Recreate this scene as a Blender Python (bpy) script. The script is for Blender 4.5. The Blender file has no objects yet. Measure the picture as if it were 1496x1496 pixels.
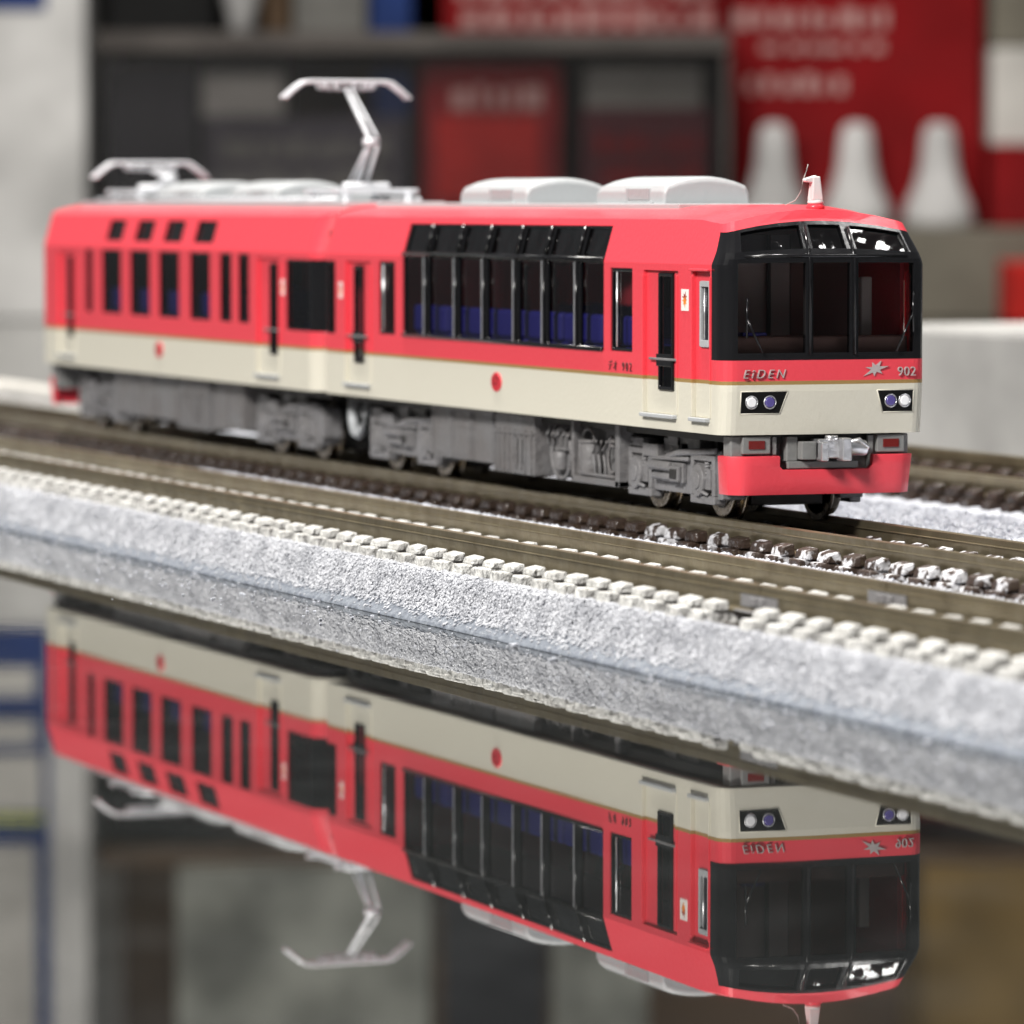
import bpy, bmesh, math, random
from mathutils import Vector, Matrix, noise

random.seed(7)
scene = bpy.context.scene
COL = scene.collection
S = 0.01                     # all coordinates below are millimetres on the table; 1 unit = 100 mm
scene.unit_settings.scale_length = 0.1

# ------------------------------------------------------------------ camera
CAMP = Vector((393.5, -175.9, 33.9))
YAW, PITCH = 2.7808, -0.0598
cam = bpy.data.cameras.new('camera')
cam.sensor_width = 36.0
cam.lens = 183.0
cam.clip_start = 0.05
cam.clip_end = 500
cam.dof.use_dof = True
cam.dof.focus_distance = 4.22
cam.dof.aperture_fstop = 6.6
camo = bpy.data.objects.new('camera', cam)
fwd = Vector((math.cos(PITCH) * math.cos(YAW), math.cos(PITCH) * math.sin(YAW), math.sin(PITCH)))
camo.rotation_euler = fwd.to_track_quat('-Z', 'Y').to_euler()
camo.location = CAMP * S
COL.objects.link(camo)
scene.camera = camo

# ------------------------------------------------------------------ light
world = bpy.data.worlds.new('World')
scene.world = world
world.use_nodes = True
bg = world.node_tree.nodes['Background']
bg.inputs[0].default_value = (0.93, 0.96, 1.0, 1)
bg.inputs[1].default_value = 0.15

def area(name, loc, target, size, power, col=(1, 1, 1), size_y=None):
    l = bpy.data.lights.new(name, 'AREA')
    l.energy = power
    l.color = col
    l.size = size * S
    if size_y:
        l.shape = 'RECTANGLE'
        l.size_y = size_y * S
    o = bpy.data.objects.new(name, l)
    o.location = Vector(loc) * S
    o.rotation_euler = (Vector(target) - Vector(loc)).to_track_quat('-Z', 'Y').to_euler()
    COL.objects.link(o)
    return o

area('ceiling_lamp', (-150, -60, 760), (-40, 0, 10), 110, 1050, (1.0, 0.96, 0.90))
area('near_side_fill', (430, -700, 580), (-20, 0, 20), 170, 1600, (1.0, 0.97, 0.93))  # added fill lamp, brightens the near side and the cab end
area('ceiling_tube', (215, 405, 735), (0, 0, 30), 150, 110, (1.0, 0.98, 0.96), 60)
area('shelf_lamp', (-900, 250, 900), (-1150, 430, 60), 500, 400, (1.0, 0.97, 0.92))

scene.view_settings.view_transform = 'Standard'
scene.view_settings.look = 'None'
scene.view_settings.exposure = 0.0
scene.view_settings.gamma = 1.0
scene.render.engine = 'CYCLES'
scene.cycles.max_bounces = 10
scene.cycles.transparent_max_bounces = 16
scene.cycles.caustics_reflective = False
scene.cycles.caustics_refractive = False

# ------------------------------------------------------------------ materials
def mat(name, col, rough=0.5, metal=0.0, spec=0.5, coat=0.0, nscale=None, namp=0.0, bump=0.0, bscale=40.0,
        alpha=1.0, emit=None, colvar=None, cvscale=5.0):
    m = bpy.data.materials.new(name)
    m.use_nodes = True
    nt = m.node_tree
    b = nt.nodes['Principled BSDF']
    b.inputs['Base Color'].default_value = (*col, 1)
    b.inputs['Roughness'].default_value = rough
    b.inputs['Metallic'].default_value = metal
    b.inputs['Specular IOR Level'].default_value = spec
    b.inputs['Coat Weight'].default_value = coat
    b.inputs['Coat Roughness'].default_value = 0.08
    tc = nt.nodes.new('ShaderNodeTexCoord')
    if colvar:
        n = nt.nodes.new('ShaderNodeTexNoise')
        n.inputs['Scale'].default_value = cvscale
        n.inputs['Detail'].default_value = 6
        nt.links.new(tc.outputs['Object'], n.inputs['Vector'])
        r = nt.nodes.new('ShaderNodeValToRGB')
        r.color_ramp.elements[0].position = 0.35
        r.color_ramp.elements[1].position = 0.65
        r.color_ramp.elements[0].color = (*colvar, 1)
        r.color_ramp.elements[1].color = (*col, 1)
        nt.links.new(n.outputs['Fac'], r.inputs['Fac'])
        nt.links.new(r.outputs['Color'], b.inputs['Base Color'])
    if bump:
        n = nt.nodes.new('ShaderNodeTexNoise')
        n.inputs['Scale'].default_value = bscale
        n.inputs['Detail'].default_value = 5
        nt.links.new(tc.outputs['Object'], n.inputs['Vector'])
        bp = nt.nodes.new('ShaderNodeBump')
        bp.inputs['Strength'].default_value = bump
        bp.inputs['Distance'].default_value = 0.01
        nt.links.new(n.outputs['Fac'], bp.inputs['Height'])
        nt.links.new(bp.outputs['Normal'], b.inputs['Normal'])
        rr = nt.nodes.new('ShaderNodeMapRange')
        rr.inputs['To Min'].default_value = max(0.02, rough - 0.08)
        rr.inputs['To Max'].default_value = min(1, rough + 0.12)
        nt.links.new(n.outputs['Fac'], rr.inputs['Value'])
        nt.links.new(rr.outputs['Result'], b.inputs['Roughness'])
    return m

RAILZ = 7.2
CREAM = (0.60, 0.575, 0.485)
RED = (0.71, 0.054, 0.076)
GOLD = (0.30, 0.19, 0.065)

def paint():
    """Car body paint: cream below the waist, a gold line, red above (flat print on the body)."""
    m = mat('body_paint', RED, rough=0.34, spec=0.4, coat=0.12, bump=0.05, bscale=260)
    nt = m.node_tree
    b = nt.nodes['Principled BSDF']
    tc = nt.nodes.new('ShaderNodeTexCoord')
    sx = nt.nodes.new('ShaderNodeSeparateXYZ')
    nt.links.new(tc.outputs['Object'], sx.inputs[0])
    r = nt.nodes.new('ShaderNodeValToRGB')
    r.color_ramp.interpolation = 'CONSTANT'
    mr = nt.nodes.new('ShaderNodeMapRange')
    mr.inputs['From Min'].default_value = (14.0 - RAILZ) * S
    mr.inputs['From Max'].default_value = (24.0 - RAILZ) * S
    nt.links.new(sx.outputs['Z'], mr.inputs['Value'])
    e = r.color_ramp.elements
    e[0].position = 0.0
    e[0].color = (*CREAM, 1)
    e[1].position = (18.72 - 14) / 10
    e[1].color = (*GOLD, 1)
    x = e.new((19.02 - 14) / 10)
    x.color = (*RED, 1)
    nt.links.new(mr.outputs['Result'], r.inputs['Fac'])
    nt.links.new(r.outputs['Color'], b.inputs['Base Color'])
    return m

def glass(name, tint, refl_ior=1.5, rough=0.02, bump=0.0):
    m = bpy.data.materials.new(name)
    m.use_nodes = True
    nt = m.node_tree
    nt.nodes.clear()
    out = nt.nodes.new('ShaderNodeOutputMaterial')
    mix = nt.nodes.new('ShaderNodeMixShader')
    fr = nt.nodes.new('ShaderNodeFresnel')
    fr.inputs['IOR'].default_value = refl_ior
    t = nt.nodes.new('ShaderNodeBsdfTransparent')
    t.inputs['Color'].default_value = (*tint, 1)
    g = nt.nodes.new('ShaderNodeBsdfGlossy')
    g.inputs['Roughness'].default_value = rough
    nt.links.new(fr.outputs[0], mix.inputs[0])
    nt.links.new(t.outputs[0], mix.inputs[1])
    nt.links.new(g.outputs[0], mix.inputs[2])
    nt.links.new(mix.outputs[0], out.inputs['Surface'])
    if bump:
        tc = nt.nodes.new('ShaderNodeTexCoord')
        n = nt.nodes.new('ShaderNodeTexNoise')
        n.inputs['Scale'].default_value = 14
        n.inputs['Detail'].default_value = 3
        nt.links.new(tc.outputs['Object'], n.inputs['Vector'])
        bp = nt.nodes.new('ShaderNodeBump')
        bp.inputs['Strength'].default_value = bump
        bp.inputs['Distance'].default_value = 0.01
        nt.links.new(n.outputs['Fac'], bp.inputs['Height'])
        nt.links.new(bp.outputs['Normal'], fr.inputs['Normal'])
        nt.links.new(bp.outputs['Normal'], g.inputs['Normal'])
    return m

M = {}
M['paint'] = paint()
M['red'] = mat('red_plastic', RED, 0.34, spec=0.4, coat=0.12, bump=0.05, bscale=260)
M['black'] = mat('black_gloss', (0.008, 0.008, 0.009), 0.14, spec=0.38, bump=0.02, bscale=60)
M['matblack'] = mat('matt_black', (0.004, 0.004, 0.004), 0.6, spec=0.15)
M['glass'] = glass('tinted_window', (0.66, 0.66, 0.70), 1.28)
M['darkglass'] = glass('dark_tinted_window', (0.16, 0.16, 0.18), 1.7, 0.05, bump=0.5)
M['wind'] = glass('windscreen_glass', (0.88, 0.85, 0.84), 1.28)
M['acgrey'] = mat('pale_grey_plastic', (0.38, 0.395, 0.405), 0.42, bump=0.06, bscale=200)
M['ventgrey'] = mat('vent_grey', (0.33, 0.34, 0.35), 0.5, bump=0.1, bscale=200)
M['under'] = mat('underframe_grey', (0.150, 0.148, 0.150), 0.5, bump=0.25, bscale=120, colvar=(0.13, 0.122, 0.12), cvscale=25)
M['bogie'] = mat('bogie_grey', (0.185, 0.182, 0.187), 0.45, bump=0.3, bscale=110, colvar=(0.155, 0.15, 0.15), cvscale=30)
M['dark'] = mat('dark_underside', (0.018, 0.017, 0.016), 0.6)
M['skirtgrey'] = mat('bracket_grey', (0.19, 0.19, 0.185), 0.45, bump=0.1, bscale=150)
M['steel'] = mat('wheel_steel', (0.34, 0.30, 0.25), 0.25, metal=1.0, bump=0.1, bscale=80)
M['blackwheel'] = mat('blackened_wheel', (0.05, 0.042, 0.035), 0.3, metal=0.6)
M['rail'] = mat('nickel_rail', (0.31, 0.265, 0.175), 0.34, metal=0.85, bump=0.16, bscale=50, colvar=(0.235, 0.195, 0.125), cvscale=16)
M['sleeper'] = mat('brown_sleeper', (0.046, 0.030, 0.023), 0.2, bump=0.5, bscale=80, colvar=(0.026, 0.017, 0.013), cvscale=30)
M['blue'] = mat('blue_seat', (0.018, 0.016, 0.19), 0.6)
M['inner'] = mat('cabin_brown', (0.17, 0.095, 0.08), 0.6)
M['innergrey'] = mat('cabin_grey', (0.42, 0.39, 0.37), 0.6)
M['silver'] = mat('silver_metal', (0.72, 0.72, 0.74), 0.3, metal=0.9, bump=0.1, bscale=150)
M['print'] = mat('silver_print', (0.50, 0.44, 0.43), 0.35, metal=0.3)
M['printdark'] = mat('dark_print', (0.10, 0.03, 0.03), 0.5)
M['lens'] = mat('clear_lamp_lens', (0.86, 0.86, 0.88), 0.08, spec=0.8, coat=1)
M['lensblue'] = mat('violet_lamp_lens', (0.09, 0.07, 0.26), 0.08, spec=0.8, coat=1)
M['redlens'] = mat('dark_red_lens', (0.14, 0.008, 0.006), 0.12, coat=1)
M['panto'] = mat('pantograph_metal', (0.62, 0.63, 0.66), 0.35, metal=0.15)
M['white'] = mat('white_sticker', (0.80, 0.76, 0.72), 0.5)
M['emblemred'] = mat('emblem_red', (0.50, 0.022, 0.035), 0.35)
M['orange'] = mat('orange_print', (0.75, 0.22, 0.02), 0.5)
M['maroon'] = mat('maroon_print', (0.25, 0.01, 0.015), 0.5)
M['antenna'] = mat('antenna_grey', (0.66, 0.63, 0.62), 0.4)
M['hair'] = mat('fibre', (0.45, 0.42, 0.40), 0.5)

def snowmat():
    m = mat('snow', (0.49, 0.50, 0.53), 0.5, spec=0.4, bump=0.4, bscale=110, colvar=(0.35, 0.36, 0.39), cvscale=40)
    nt = m.node_tree
    b = nt.nodes['Principled BSDF']
    b.inputs['Sheen Weight'].default_value = 0.1
    return m
M['snow'] = snowmat()
M['edgeblue'] = mat('blue_grey_edge', (0.125, 0.14, 0.17), 0.35, bump=0.6, bscale=110, colvar=(0.20, 0.22, 0.25), cvscale=110)
M['snowb'] = mat('bright_snow', (0.62, 0.64, 0.70), 0.6, bump=0.8, bscale=90, colvar=(0.46, 0.48, 0.54), cvscale=120)
M['snowsleeper'] = mat('snowed_sleeper', (0.56, 0.56, 0.54), 0.5, bump=0.8, bscale=120, colvar=(0.36, 0.355, 0.34), cvscale=70)

def table():
    m = bpy.data.materials.new('glossy_table_sheet')
    m.use_nodes = True
    nt = m.node_tree
    nt.nodes.clear()
    out = nt.nodes.new('ShaderNodeOutputMaterial')
    fr = nt.nodes.new('ShaderNodeFresnel')
    fr.inputs['IOR'].default_value = 2.6
    g = nt.nodes.new('ShaderNodeBsdfGlossy')
    g.inputs['Roughness'].default_value = 0.004
    g.inputs['Color'].default_value = (0.95, 0.95, 0.94, 1)
    t = nt.nodes.new('ShaderNodeBsdfTransparent')
    t.inputs['Color'].default_value = (0.93, 0.95, 0.94, 1)
    d = nt.nodes.new('ShaderNodeBsdfDiffuse')
    d.inputs['Color'].default_value = (0.30, 0.32, 0.33, 1)
    mt = nt.nodes.new('ShaderNodeMixShader')      # thin dust film over the clear sheet
    tc = nt.nodes.new('ShaderNodeTexCoord')
    n = nt.nodes.new('ShaderNodeTexNoise')
    n.inputs['Scale'].default_value = 9
    n.inputs['Detail'].default_value = 8
    n.inputs['Roughness'].default_value = 0.75
    nt.links.new(tc.outputs['Object'], n.inputs['Vector'])
    mr = nt.nodes.new('ShaderNodeMapRange')
    mr.inputs['From Min'].default_value = 0.45
    mr.inputs['From Max'].default_value = 0.8
    mr.inputs['To Min'].default_value = 0.02
    mr.inputs['To Max'].default_value = 0.10
    nt.links.new(n.outputs['Fac'], mr.inputs['Value'])
    nt.links.new(mr.outputs['Result'], mt.inputs[0])
    nt.links.new(t.outputs[0], mt.inputs[1])
    nt.links.new(d.outputs[0], mt.inputs[2])
    sm = nt.nodes.new('ShaderNodeTexNoise')       # wiped smears dull the gloss here and there
    sm.inputs['Scale'].default_value = 2.2
    sm.inputs['Detail'].default_value = 6
    sm.inputs['Distortion'].default_value = 1.5
    nt.links.new(tc.outputs['Object'], sm.inputs['Vector'])
    sr = nt.nodes.new('ShaderNodeMapRange')
    sr.inputs['From Min'].default_value = 0.42
    sr.inputs['From Max'].default_value = 0.75
    sr.inputs['To Min'].default_value = 0.003
    sr.inputs['To Max'].default_value = 0.03
    nt.links.new(sm.outputs['Fac'], sr.inputs['Value'])
    nt.links.new(sr.outputs['Result'], g.inputs['Roughness'])
    bp = nt.nodes.new('ShaderNodeBump')
    bp.inputs['Strength'].default_value = 0.005
    bp.inputs['Distance'].default_value = 0.01
    nt.links.new(sm.outputs['Fac'], bp.inputs['Height'])
    nt.links.new(bp.outputs['Normal'], g.inputs['Normal'])
    mix = nt.nodes.new('ShaderNodeMixShader')
    nt.links.new(fr.outputs[0], mix.inputs[0])
    nt.links.new(mt.outputs[0], mix.inputs[1])
    nt.links.new(g.outputs[0], mix.inputs[2])
    nt.links.new(mix.outputs[0], out.inputs['Surface'])
    return m
M['table'] = table()
M['tablebase'] = mat('dark_table_base', (0.020, 0.022, 0.021), 0.015, spec=0.9)

# ------------------------------------------------------------------ mesh helpers
class MB:
    """Collects faces in millimetres; build() links them as ONE mesh object under a parent."""
    def __init__(self):
        self.v = []
        self.f = []
        self.sm = []
    def add(self, vs, fs, smooth=False):
        o = len(self.v)
        self.v += [tuple(p) for p in vs]
        self.f += [tuple(i + o for i in f) for f in fs]
        self.sm += [smooth] * len(fs)
        return self
    def box(self, x0, x1, y0, y1, z0, z1):
        v = [(x, y, z) for x in (x0, x1) for y in (y0, y1) for z in (z0, z1)]
        return self.add(v, [(0, 1, 3, 2), (4, 6, 7, 5), (0, 4, 5, 1), (2, 3, 7, 6), (0, 2, 6, 4), (1, 5, 7, 3)])
    def hexa(self, b, t):
        """Box from 4 bottom and 4 top corners (counter-clockwise)."""
        return self.add(list(b) + list(t), [(3, 2, 1, 0), (4, 5, 6, 7)] + [(i, (i + 1) % 4, 4 + (i + 1) % 4, 4 + i) for i in range(4)])
    def tube(self, pts, r, n=8, close=False):
        pts = [Vector(p) for p in pts]
        rs = r if isinstance(r, (list, tuple)) else [r] * len(pts)
        vs = []
        up = Vector((0, 0, 1))
        for i, p in enumerate(pts):
            a = pts[max(i - 1, 0)]
            c = pts[min(i + 1, len(pts) - 1)]
            t = (c - a).normalized()
            u = up if abs(t.dot(up)) < 0.95 else Vector((1, 0, 0))
            s = t.cross(u).normalized()
            w = s.cross(t)
            for k in range(n):
                an = 2 * math.pi * k / n
                vs.append(p + (s * math.cos(an) + w * math.sin(an)) * rs[i])
        fs = []
        for i in range(len(pts) - 1):
            for k in range(n):
                fs.append((i * n + k, i * n + (k + 1) % n, (i + 1) * n + (k + 1) % n, (i + 1) * n + k))
        fs.append(tuple(range(n))[::-1])
        fs.append(tuple((len(pts) - 1) * n + k for k in range(n)))
        return self.add(vs, fs, True)
    def cyl(self, c, axis, r, h, n=24, r2=None):
        """Cylinder centred at c along axis 'x','y' or 'z'."""
        r2 = r if r2 is None else r2
        vs = []
        for s, rr in ((-0.5, r), (0.5, r2)):
            for k in range(n):
                a = 2 * math.pi * k / n
                p = {'x': (s * h, rr * math.cos(a), rr * math.sin(a)),
                     'y': (rr * math.sin(a), s * h, rr * math.cos(a)),
                     'z': (rr * math.cos(a), rr * math.sin(a), s * h)}[axis]
                vs.append((c[0] + p[0], c[1] + p[1], c[2] + p[2]))
        o = len(self.v)
        self.v += vs
        for k in range(n):
            self.f.append((o + k, o + (k + 1) % n, o + n + (k + 1) % n, o + n + k))
            self.sm.append(True)
        self.f.append(tuple(o + k for k in range(n))[::-1])
        self.f.append(tuple(o + n + k for k in range(n)))
        self.sm += [False, False]
        return self
    def lathe(self, c, prof, n=32):
        """Profile [(r,z)] turned about the vertical through c."""
        vs = [(c[0] + r * math.cos(2 * math.pi * k / n), c[1] + r * math.sin(2 * math.pi * k / n), c[2] + z)
              for r, z in prof for k in range(n)]
        fs = [(i * n + k, i * n + (k + 1) % n, (i + 1) * n + (k + 1) % n, (i + 1) * n + k)
              for i in range(len(prof) - 1) for k in range(n)]
        fs.append(tuple(range(n))[::-1])
        fs.append(tuple((len(prof) - 1) * n + k for k in range(n)))
        return self.add(vs, fs, True)
    def prism(self, poly, axis, a0, a1):
        """Polygon [(p,q)] extruded along an axis: 'x' -> (y,z), 'y' -> (x,z), 'z' -> (x,y)."""
        n = len(poly)
        def P(p, a):
            return {'x': (a, p[0], p[1]), 'y': (p[0], a, p[1]), 'z': (p[0], p[1], a)}[axis]
        vs = [P(p, a0) for p in poly] + [P(p, a1) for p in poly]
        fs = [tuple(range(n))[::-1], tuple(range(n, 2 * n))] + [(i, (i + 1) % n, n + (i + 1) % n, n + i) for i in range(n)]
        return self.add(vs, fs)
    def mesh(self, name, off=(0, 0, 0), weld=False, fixn=True):
        me = bpy.data.meshes.new(name)
        me.from_pydata([((x - off[0]) * S, (y - off[1]) * S, (z - off[2]) * S) for x, y, z in self.v], [], self.f)
        me.polygons.foreach_set('use_smooth', self.sm)
        bm = bmesh.new()
        bm.from_mesh(me)
        if weld:
            bmesh.ops.remove_doubles(bm, verts=bm.verts, dist=0.02 * S)
        if fixn:
            bmesh.ops.recalc_face_normals(bm, faces=bm.faces)
        bm.to_mesh(me)
        bm.free()
        me.update()
        return me
    def build(self, name, m, parent=None, off=(0, 0, 0), bevel=0.0, weld=False, solid=0.0, fixn=True, seg=2, angle=35):
        o = bpy.data.objects.new(name, self.mesh(name, off, weld, fixn))
        o.data.materials.append(M[m] if isinstance(m, str) else m)
        COL.objects.link(o)
        o.parent = parent
        if solid:
            md = o.modifiers.new('solid', 'SOLIDIFY')
            md.thickness = solid * S
            md.offset = -1
        if bevel:
            md = o.modifiers.new('bevel', 'BEVEL')
            md.width = bevel * S
            md.segments = seg
            md.limit_method = 'ANGLE'
            md.angle_limit = math.radians(angle)
            md.harden_normals = False
        return o

def empty(name, loc, label, cat, group=None):
    o = bpy.data.objects.new(name, None)
    o.location = Vector(loc) * S
    o.empty_display_size = 0.02
    o['label'] = label
    o['category'] = cat
    if group:
        o['group'] = group
    COL.objects.link(o)
    return o

def tag(o, label=None, cat=None, group=None, kind=None):
    if label: o['label'] = label
    if cat: o['category'] = cat
    if group: o['group'] = group
    if kind: o['kind'] = kind
    return o

def text_part(name, s, m, parent, off, mtx, size, shear=0.0, depth=0.09, spacing=1.08):
    c = bpy.data.curves.new(name, 'FONT')
    c.body = s
    c.size = size * S
    c.shear = shear
    c.extrude = depth * S
    c.align_x = 'CENTER'
    c.align_y = 'CENTER'
    c.space_character = spacing
    c.offset = -0.012 * size * S
    tmp = bpy.data.objects.new(name + '_tmp', c)
    COL.objects.link(tmp)
    bpy.context.view_layer.update()
    me = bpy.data.meshes.new_from_object(tmp.evaluated_get(bpy.context.evaluated_depsgraph_get()))
    bpy.data.objects.remove(tmp)
    o = bpy.data.objects.new(name, me)
    me.materials.clear()
    me.materials.append(M[m])
    COL.objects.link(o)
    mm = mtx.copy()
    mm.translation = (mm.translation - Vector(off)) * S
    me.transform(mm)
    o.parent = parent
    return o

def sstep(t):
    t = max(0.0, min(1.0, t))
    return t * t * (3 - 2 * t)

# ------------------------------------------------------------------ table
tb = MB().add([(-2600, -1500, 0), (900, -1500, 0), (900, 1800, 0), (-2600, 1800, 0)], [(0, 1, 2, 3)])
to = tb.build('table_top', 'table')
tag(to, 'glossy dark table top mirroring the train', None, kind='structure')
tb = MB().box(-2600, 900, -1500, 1800, -12, -2.3)
tag(tb.build('table_base', 'tablebase'), 'dark glossy board just below the clear table sheet', None, kind='structure')

# ------------------------------------------------------------------ snow and tracks
def fbm(x, y, z=0.0):
    return (noise.noise(Vector((x, y, z))) + 0.5 * noise.noise(Vector((x * 2.1, y * 2.1, z + 5))) +
            0.25 * noise.noise(Vector((x * 4.3, y * 4.3, z + 9))))

def swept_snow(name, x0, x1, prof, step, amp, m, parent=None, off=(0, 0, 0), freq=1.0, psteps=0.45, seed=0.0):
    """A bank of snow: a (Y,Z) profile swept along the track with lumps as real relief."""
    pts = []
    for (a, b) in zip(prof[:-1], prof[1:]):
        d = math.hypot(b[0] - a[0], b[1] - a[1])
        k = max(1, int(d / psteps))
        for i in range(k):
            t = i / k
            pts.append((a[0] + (b[0] - a[0]) * t, a[1] + (b[1] - a[1]) * t))
    pts.append(prof[-1])
    nx = int((x1 - x0) / step)
    n = len(pts)
    vs, fs = [], []
    cum = [0.0]
    for a, b in zip(pts[:-1], pts[1:]):
        cum.append(cum[-1] + math.hypot(b[0] - a[0], b[1] - a[1]))
    for i in range(nx + 1):
        x = x0 + (x1 - x0) * i / nx
        for j, (y, z) in enumerate(pts):
            h = fbm(x * freq, cum[j] * freq, seed) * amp
            h += 0.6 * amp * fbm(x * freq * 0.22, cum[j] * freq * 0.3, seed + 20)
            edge = min(1.0, max(0.0, (z - 0.4) / 1.2))
            a = pts[max(j - 1, 0)]
            b = pts[min(j + 1, n - 1)]
            dy, dz = b[0] - a[0], b[1] - a[1]
            L = math.hypot(dy, dz)
            ny, nz = -dz / L, dy / L
            vs.append((x, y + ny * h * edge, z + nz * h * edge))
    for i in range(nx):
        for j in range(n - 1):
            fs.append((i * n + j, (i + 1) * n + j, (i + 1) * n + j + 1, i * n + j + 1))
    mb = MB().add(vs, fs, True)
    return mb.build(name, m, parent, off, fixn=False)

def rail_profile(y):
    """Rail section on y: wide foot, thin web, head; top at RAILZ, foot on the sleepers."""
    t = RAILZ
    r = [(0.95, t - 2.05), (0.95, t - 1.92), (0.42, t - 1.70), (0.36, t - 1.5), (0.40, t - 0.66), (0.54, t - 0.62), (0.54, t - 0.57), (0.39, t - 0.53), (0.38, t - 0.05), (0.33, t)]
    h = r + [(-a, b) for a, b in r[::-1]]
    return [(y + a, b) for a, b in h]

GAUGE = 4.9      # track centre to rail centre
def sleeper_mesh(name, half, jit, clip=1.0):
    mb = MB()
    t = RAILZ - 2.05
    rnd = random.Random(jit)
    w = 1.05
    mb.hexa([(-w - 0.15, -half - 0.15, t - 1.0), (w + 0.15, -half - 0.15, t - 1.0), (w + 0.15, half + 0.15, t - 1.0), (-w - 0.15, half + 0.15, t - 1.0)],
            [(-w, -half, t), (w, -half, t), (w, half, t), (-w, half, t)])
    for ry in (-GAUGE, GAUGE):
        for d in (-1, 1):
            y = ry + d * 1.35
            k = (0.95 + 0.1 * rnd.random()) * clip
            g = 1.22 + 0.1 * rnd.random()
            a, b = (y - 0.75, y + 0.55) if d < 0 else (y - 0.55, y + 0.75)
            mb.hexa([(-g, a, t - 0.02), (g, a, t - 0.02), (g, b, t - 0.02), (-g, b, t - 0.02)],
                    [(-g * 0.9, a + 0.12, t + (0.72 if d < 0 else 0.98) * k), (g * 0.9, a + 0.12, t + (0.72 if d < 0 else 0.98) * k), (g * 0.9, b - 0.12, t + (0.98 if d < 0 else 0.72) * k), (-g * 0.9, b - 0.12, t + (0.98 if d < 0 else 0.72) * k)])
    for i in range(8, len(mb.v)):          # moulded clips are never quite alike
        x, y, z = mb.v[i]
        mb.v[i] = (x + rnd.uniform(-.05, .05), y + rnd.uniform(-.05, .05), z + (rnd.uniform(-.05, .05) if z > t else 0))
    return mb

X0, X1 = -330.0, 150.0
def track(name, yc, label, x0, x1, pitch, smats, half, cant=0.0, phase=0.0, joints=(), clip=1.0):
    root = empty(name, (0, yc, 0), label, 'railway track', 'model railway tracks')
    for s in (-1, 1):
        segs = []
        js = [x0] + sorted(joints) + [x1]
        mb = MB()
        for a, b in zip(js[:-1], js[1:]):
            mb.prism(rail_profile(s * GAUGE), 'x', a + 0.08, b - 0.08)
        mb.build('rail', 'rail', root, fixn=True)
        for j in joints:
            jx = j + (0.0 if s < 0 else 0.3)
            y = s * GAUGE
            jb = MB()
            for d in (-1, 1):     # clamp plates either side of the rail with a slot and lip
                jb.box(jx - 3.2, jx + 3.2, y + d * 0.42 - 0.12, y + d * 0.42 + 0.12, RAILZ - 1.7, RAILZ - 0.75)
                jb.box(jx - 1.3, jx - 0.1, y + d * 0.62 - 0.12, y + d * 0.62 + 0.12, RAILZ - 1.5, RAILZ - 0.9)
                jb.box(jx + 0.3, jx + 1.3, y + d * 0.62 - 0.12, y + d * 0.62 + 0.12, RAILZ - 1.5, RAILZ - 0.9)
            jb.box(jx - 3.2, jx + 3.2, y - 1.1, y + 1.1, RAILZ - 1.98, RAILZ - 1.84)
            jb.build('rail_joiner', 'bogie', root, bevel=0.08)
    protos = [sleeper_mesh('sleeper', half, q, clip) for q in range(8)]
    meshes = {}
    n = int((x1 - x0) / pitch)
    rnd = random.Random(int(yc) + 11)
    for i in range(n):
        x = x0 + phase + i * pitch
        if any(abs(x - j) < 2.0 for j in joints):
            continue
        mk = smats(x, rnd)
        key = (rnd.randrange(8), mk)
        if key not in meshes:
            me = protos[key[0]].mesh('sleeper')
            me.materials.append(M[mk])
            meshes[key] = me
        o = bpy.data.objects.new('sleeper', meshes[key])
        md = o.modifiers.new('bevel', 'BEVEL')
        md.width = (0.14 if mk != 'sleeper' else 0.16) * S
        md.segments = 2
        o.location = (x * S, 0, 0)
        o.scale = (1 + rnd.uniform(-.05, .05), 1 + rnd.uniform(-.008, .008), 1)
        o.rotation_euler = (0, 0, rnd.uniform(-.02, .02))
        o.parent = root
        COL.objects.link(o)
    if cant:
        root.rotation_euler = (cant, 0, 0)
    return root

M['dusted'] = mat('snow_dusted_sleeper', (0.56, 0.56, 0.58), 0.45, bump=0.6, bscale=70, colvar=(0.04, 0.026, 0.02), cvscale=85)
for _e, _p in zip(M['dusted'].node_tree.nodes['Color Ramp'].color_ramp.elements, (0.50, 0.57)): _e.position = _p

for _k in ('dusted', 'snowsleeper', 'sleeper'):       # pattern runs on through the place, so no two sleepers match
    _nt = M[_k].node_tree
    _g = _nt.nodes.new('ShaderNodeNewGeometry')
    for _n in _nt.nodes:
        if _n.type == 'TEX_NOISE':
            _nt.links.new(_g.outputs['Position'], _n.inputs['Vector'])
PITCH_S = 4.55
T2Y = -24.6
trk = track('railway_track', 0, 'brown sleepered track that the red train stands on', X0, X1, PITCH_S,
            lambda x, r: 'sleeper' if r.random() > (x + 35) / 45 else 'dusted', 7.6)
swept_snow('snow_roadbed', X0, X1, [(6.6, 4.4), (9.0, 4.7), (14, 4.6), (26, 4.2), (39, 4.4)], 0.55, 0.22, 'snowb', trk, (0, 0, 0), freq=0.9, psteps=0.6)
swept_snow('snow_shoulder', X0, X1, [(-14.0, 3.6), (-11.5, 4.7), (-10.4, 4.9), (-8.6, 4.3), (-7.0, 4.1), (-6.6, 4.0)], 0.5, 0.24, 'snowb', trk, (0, 0, 0), freq=0.9, psteps=0.5, seed=14.0)
MB().prism([(-7.2, 3.0), (7.2, 3.0), (7.0, 4.42), (-7.0, 4.42)], 'x', X0, X1).build('ballast_core', 'sleeper', trk)
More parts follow.
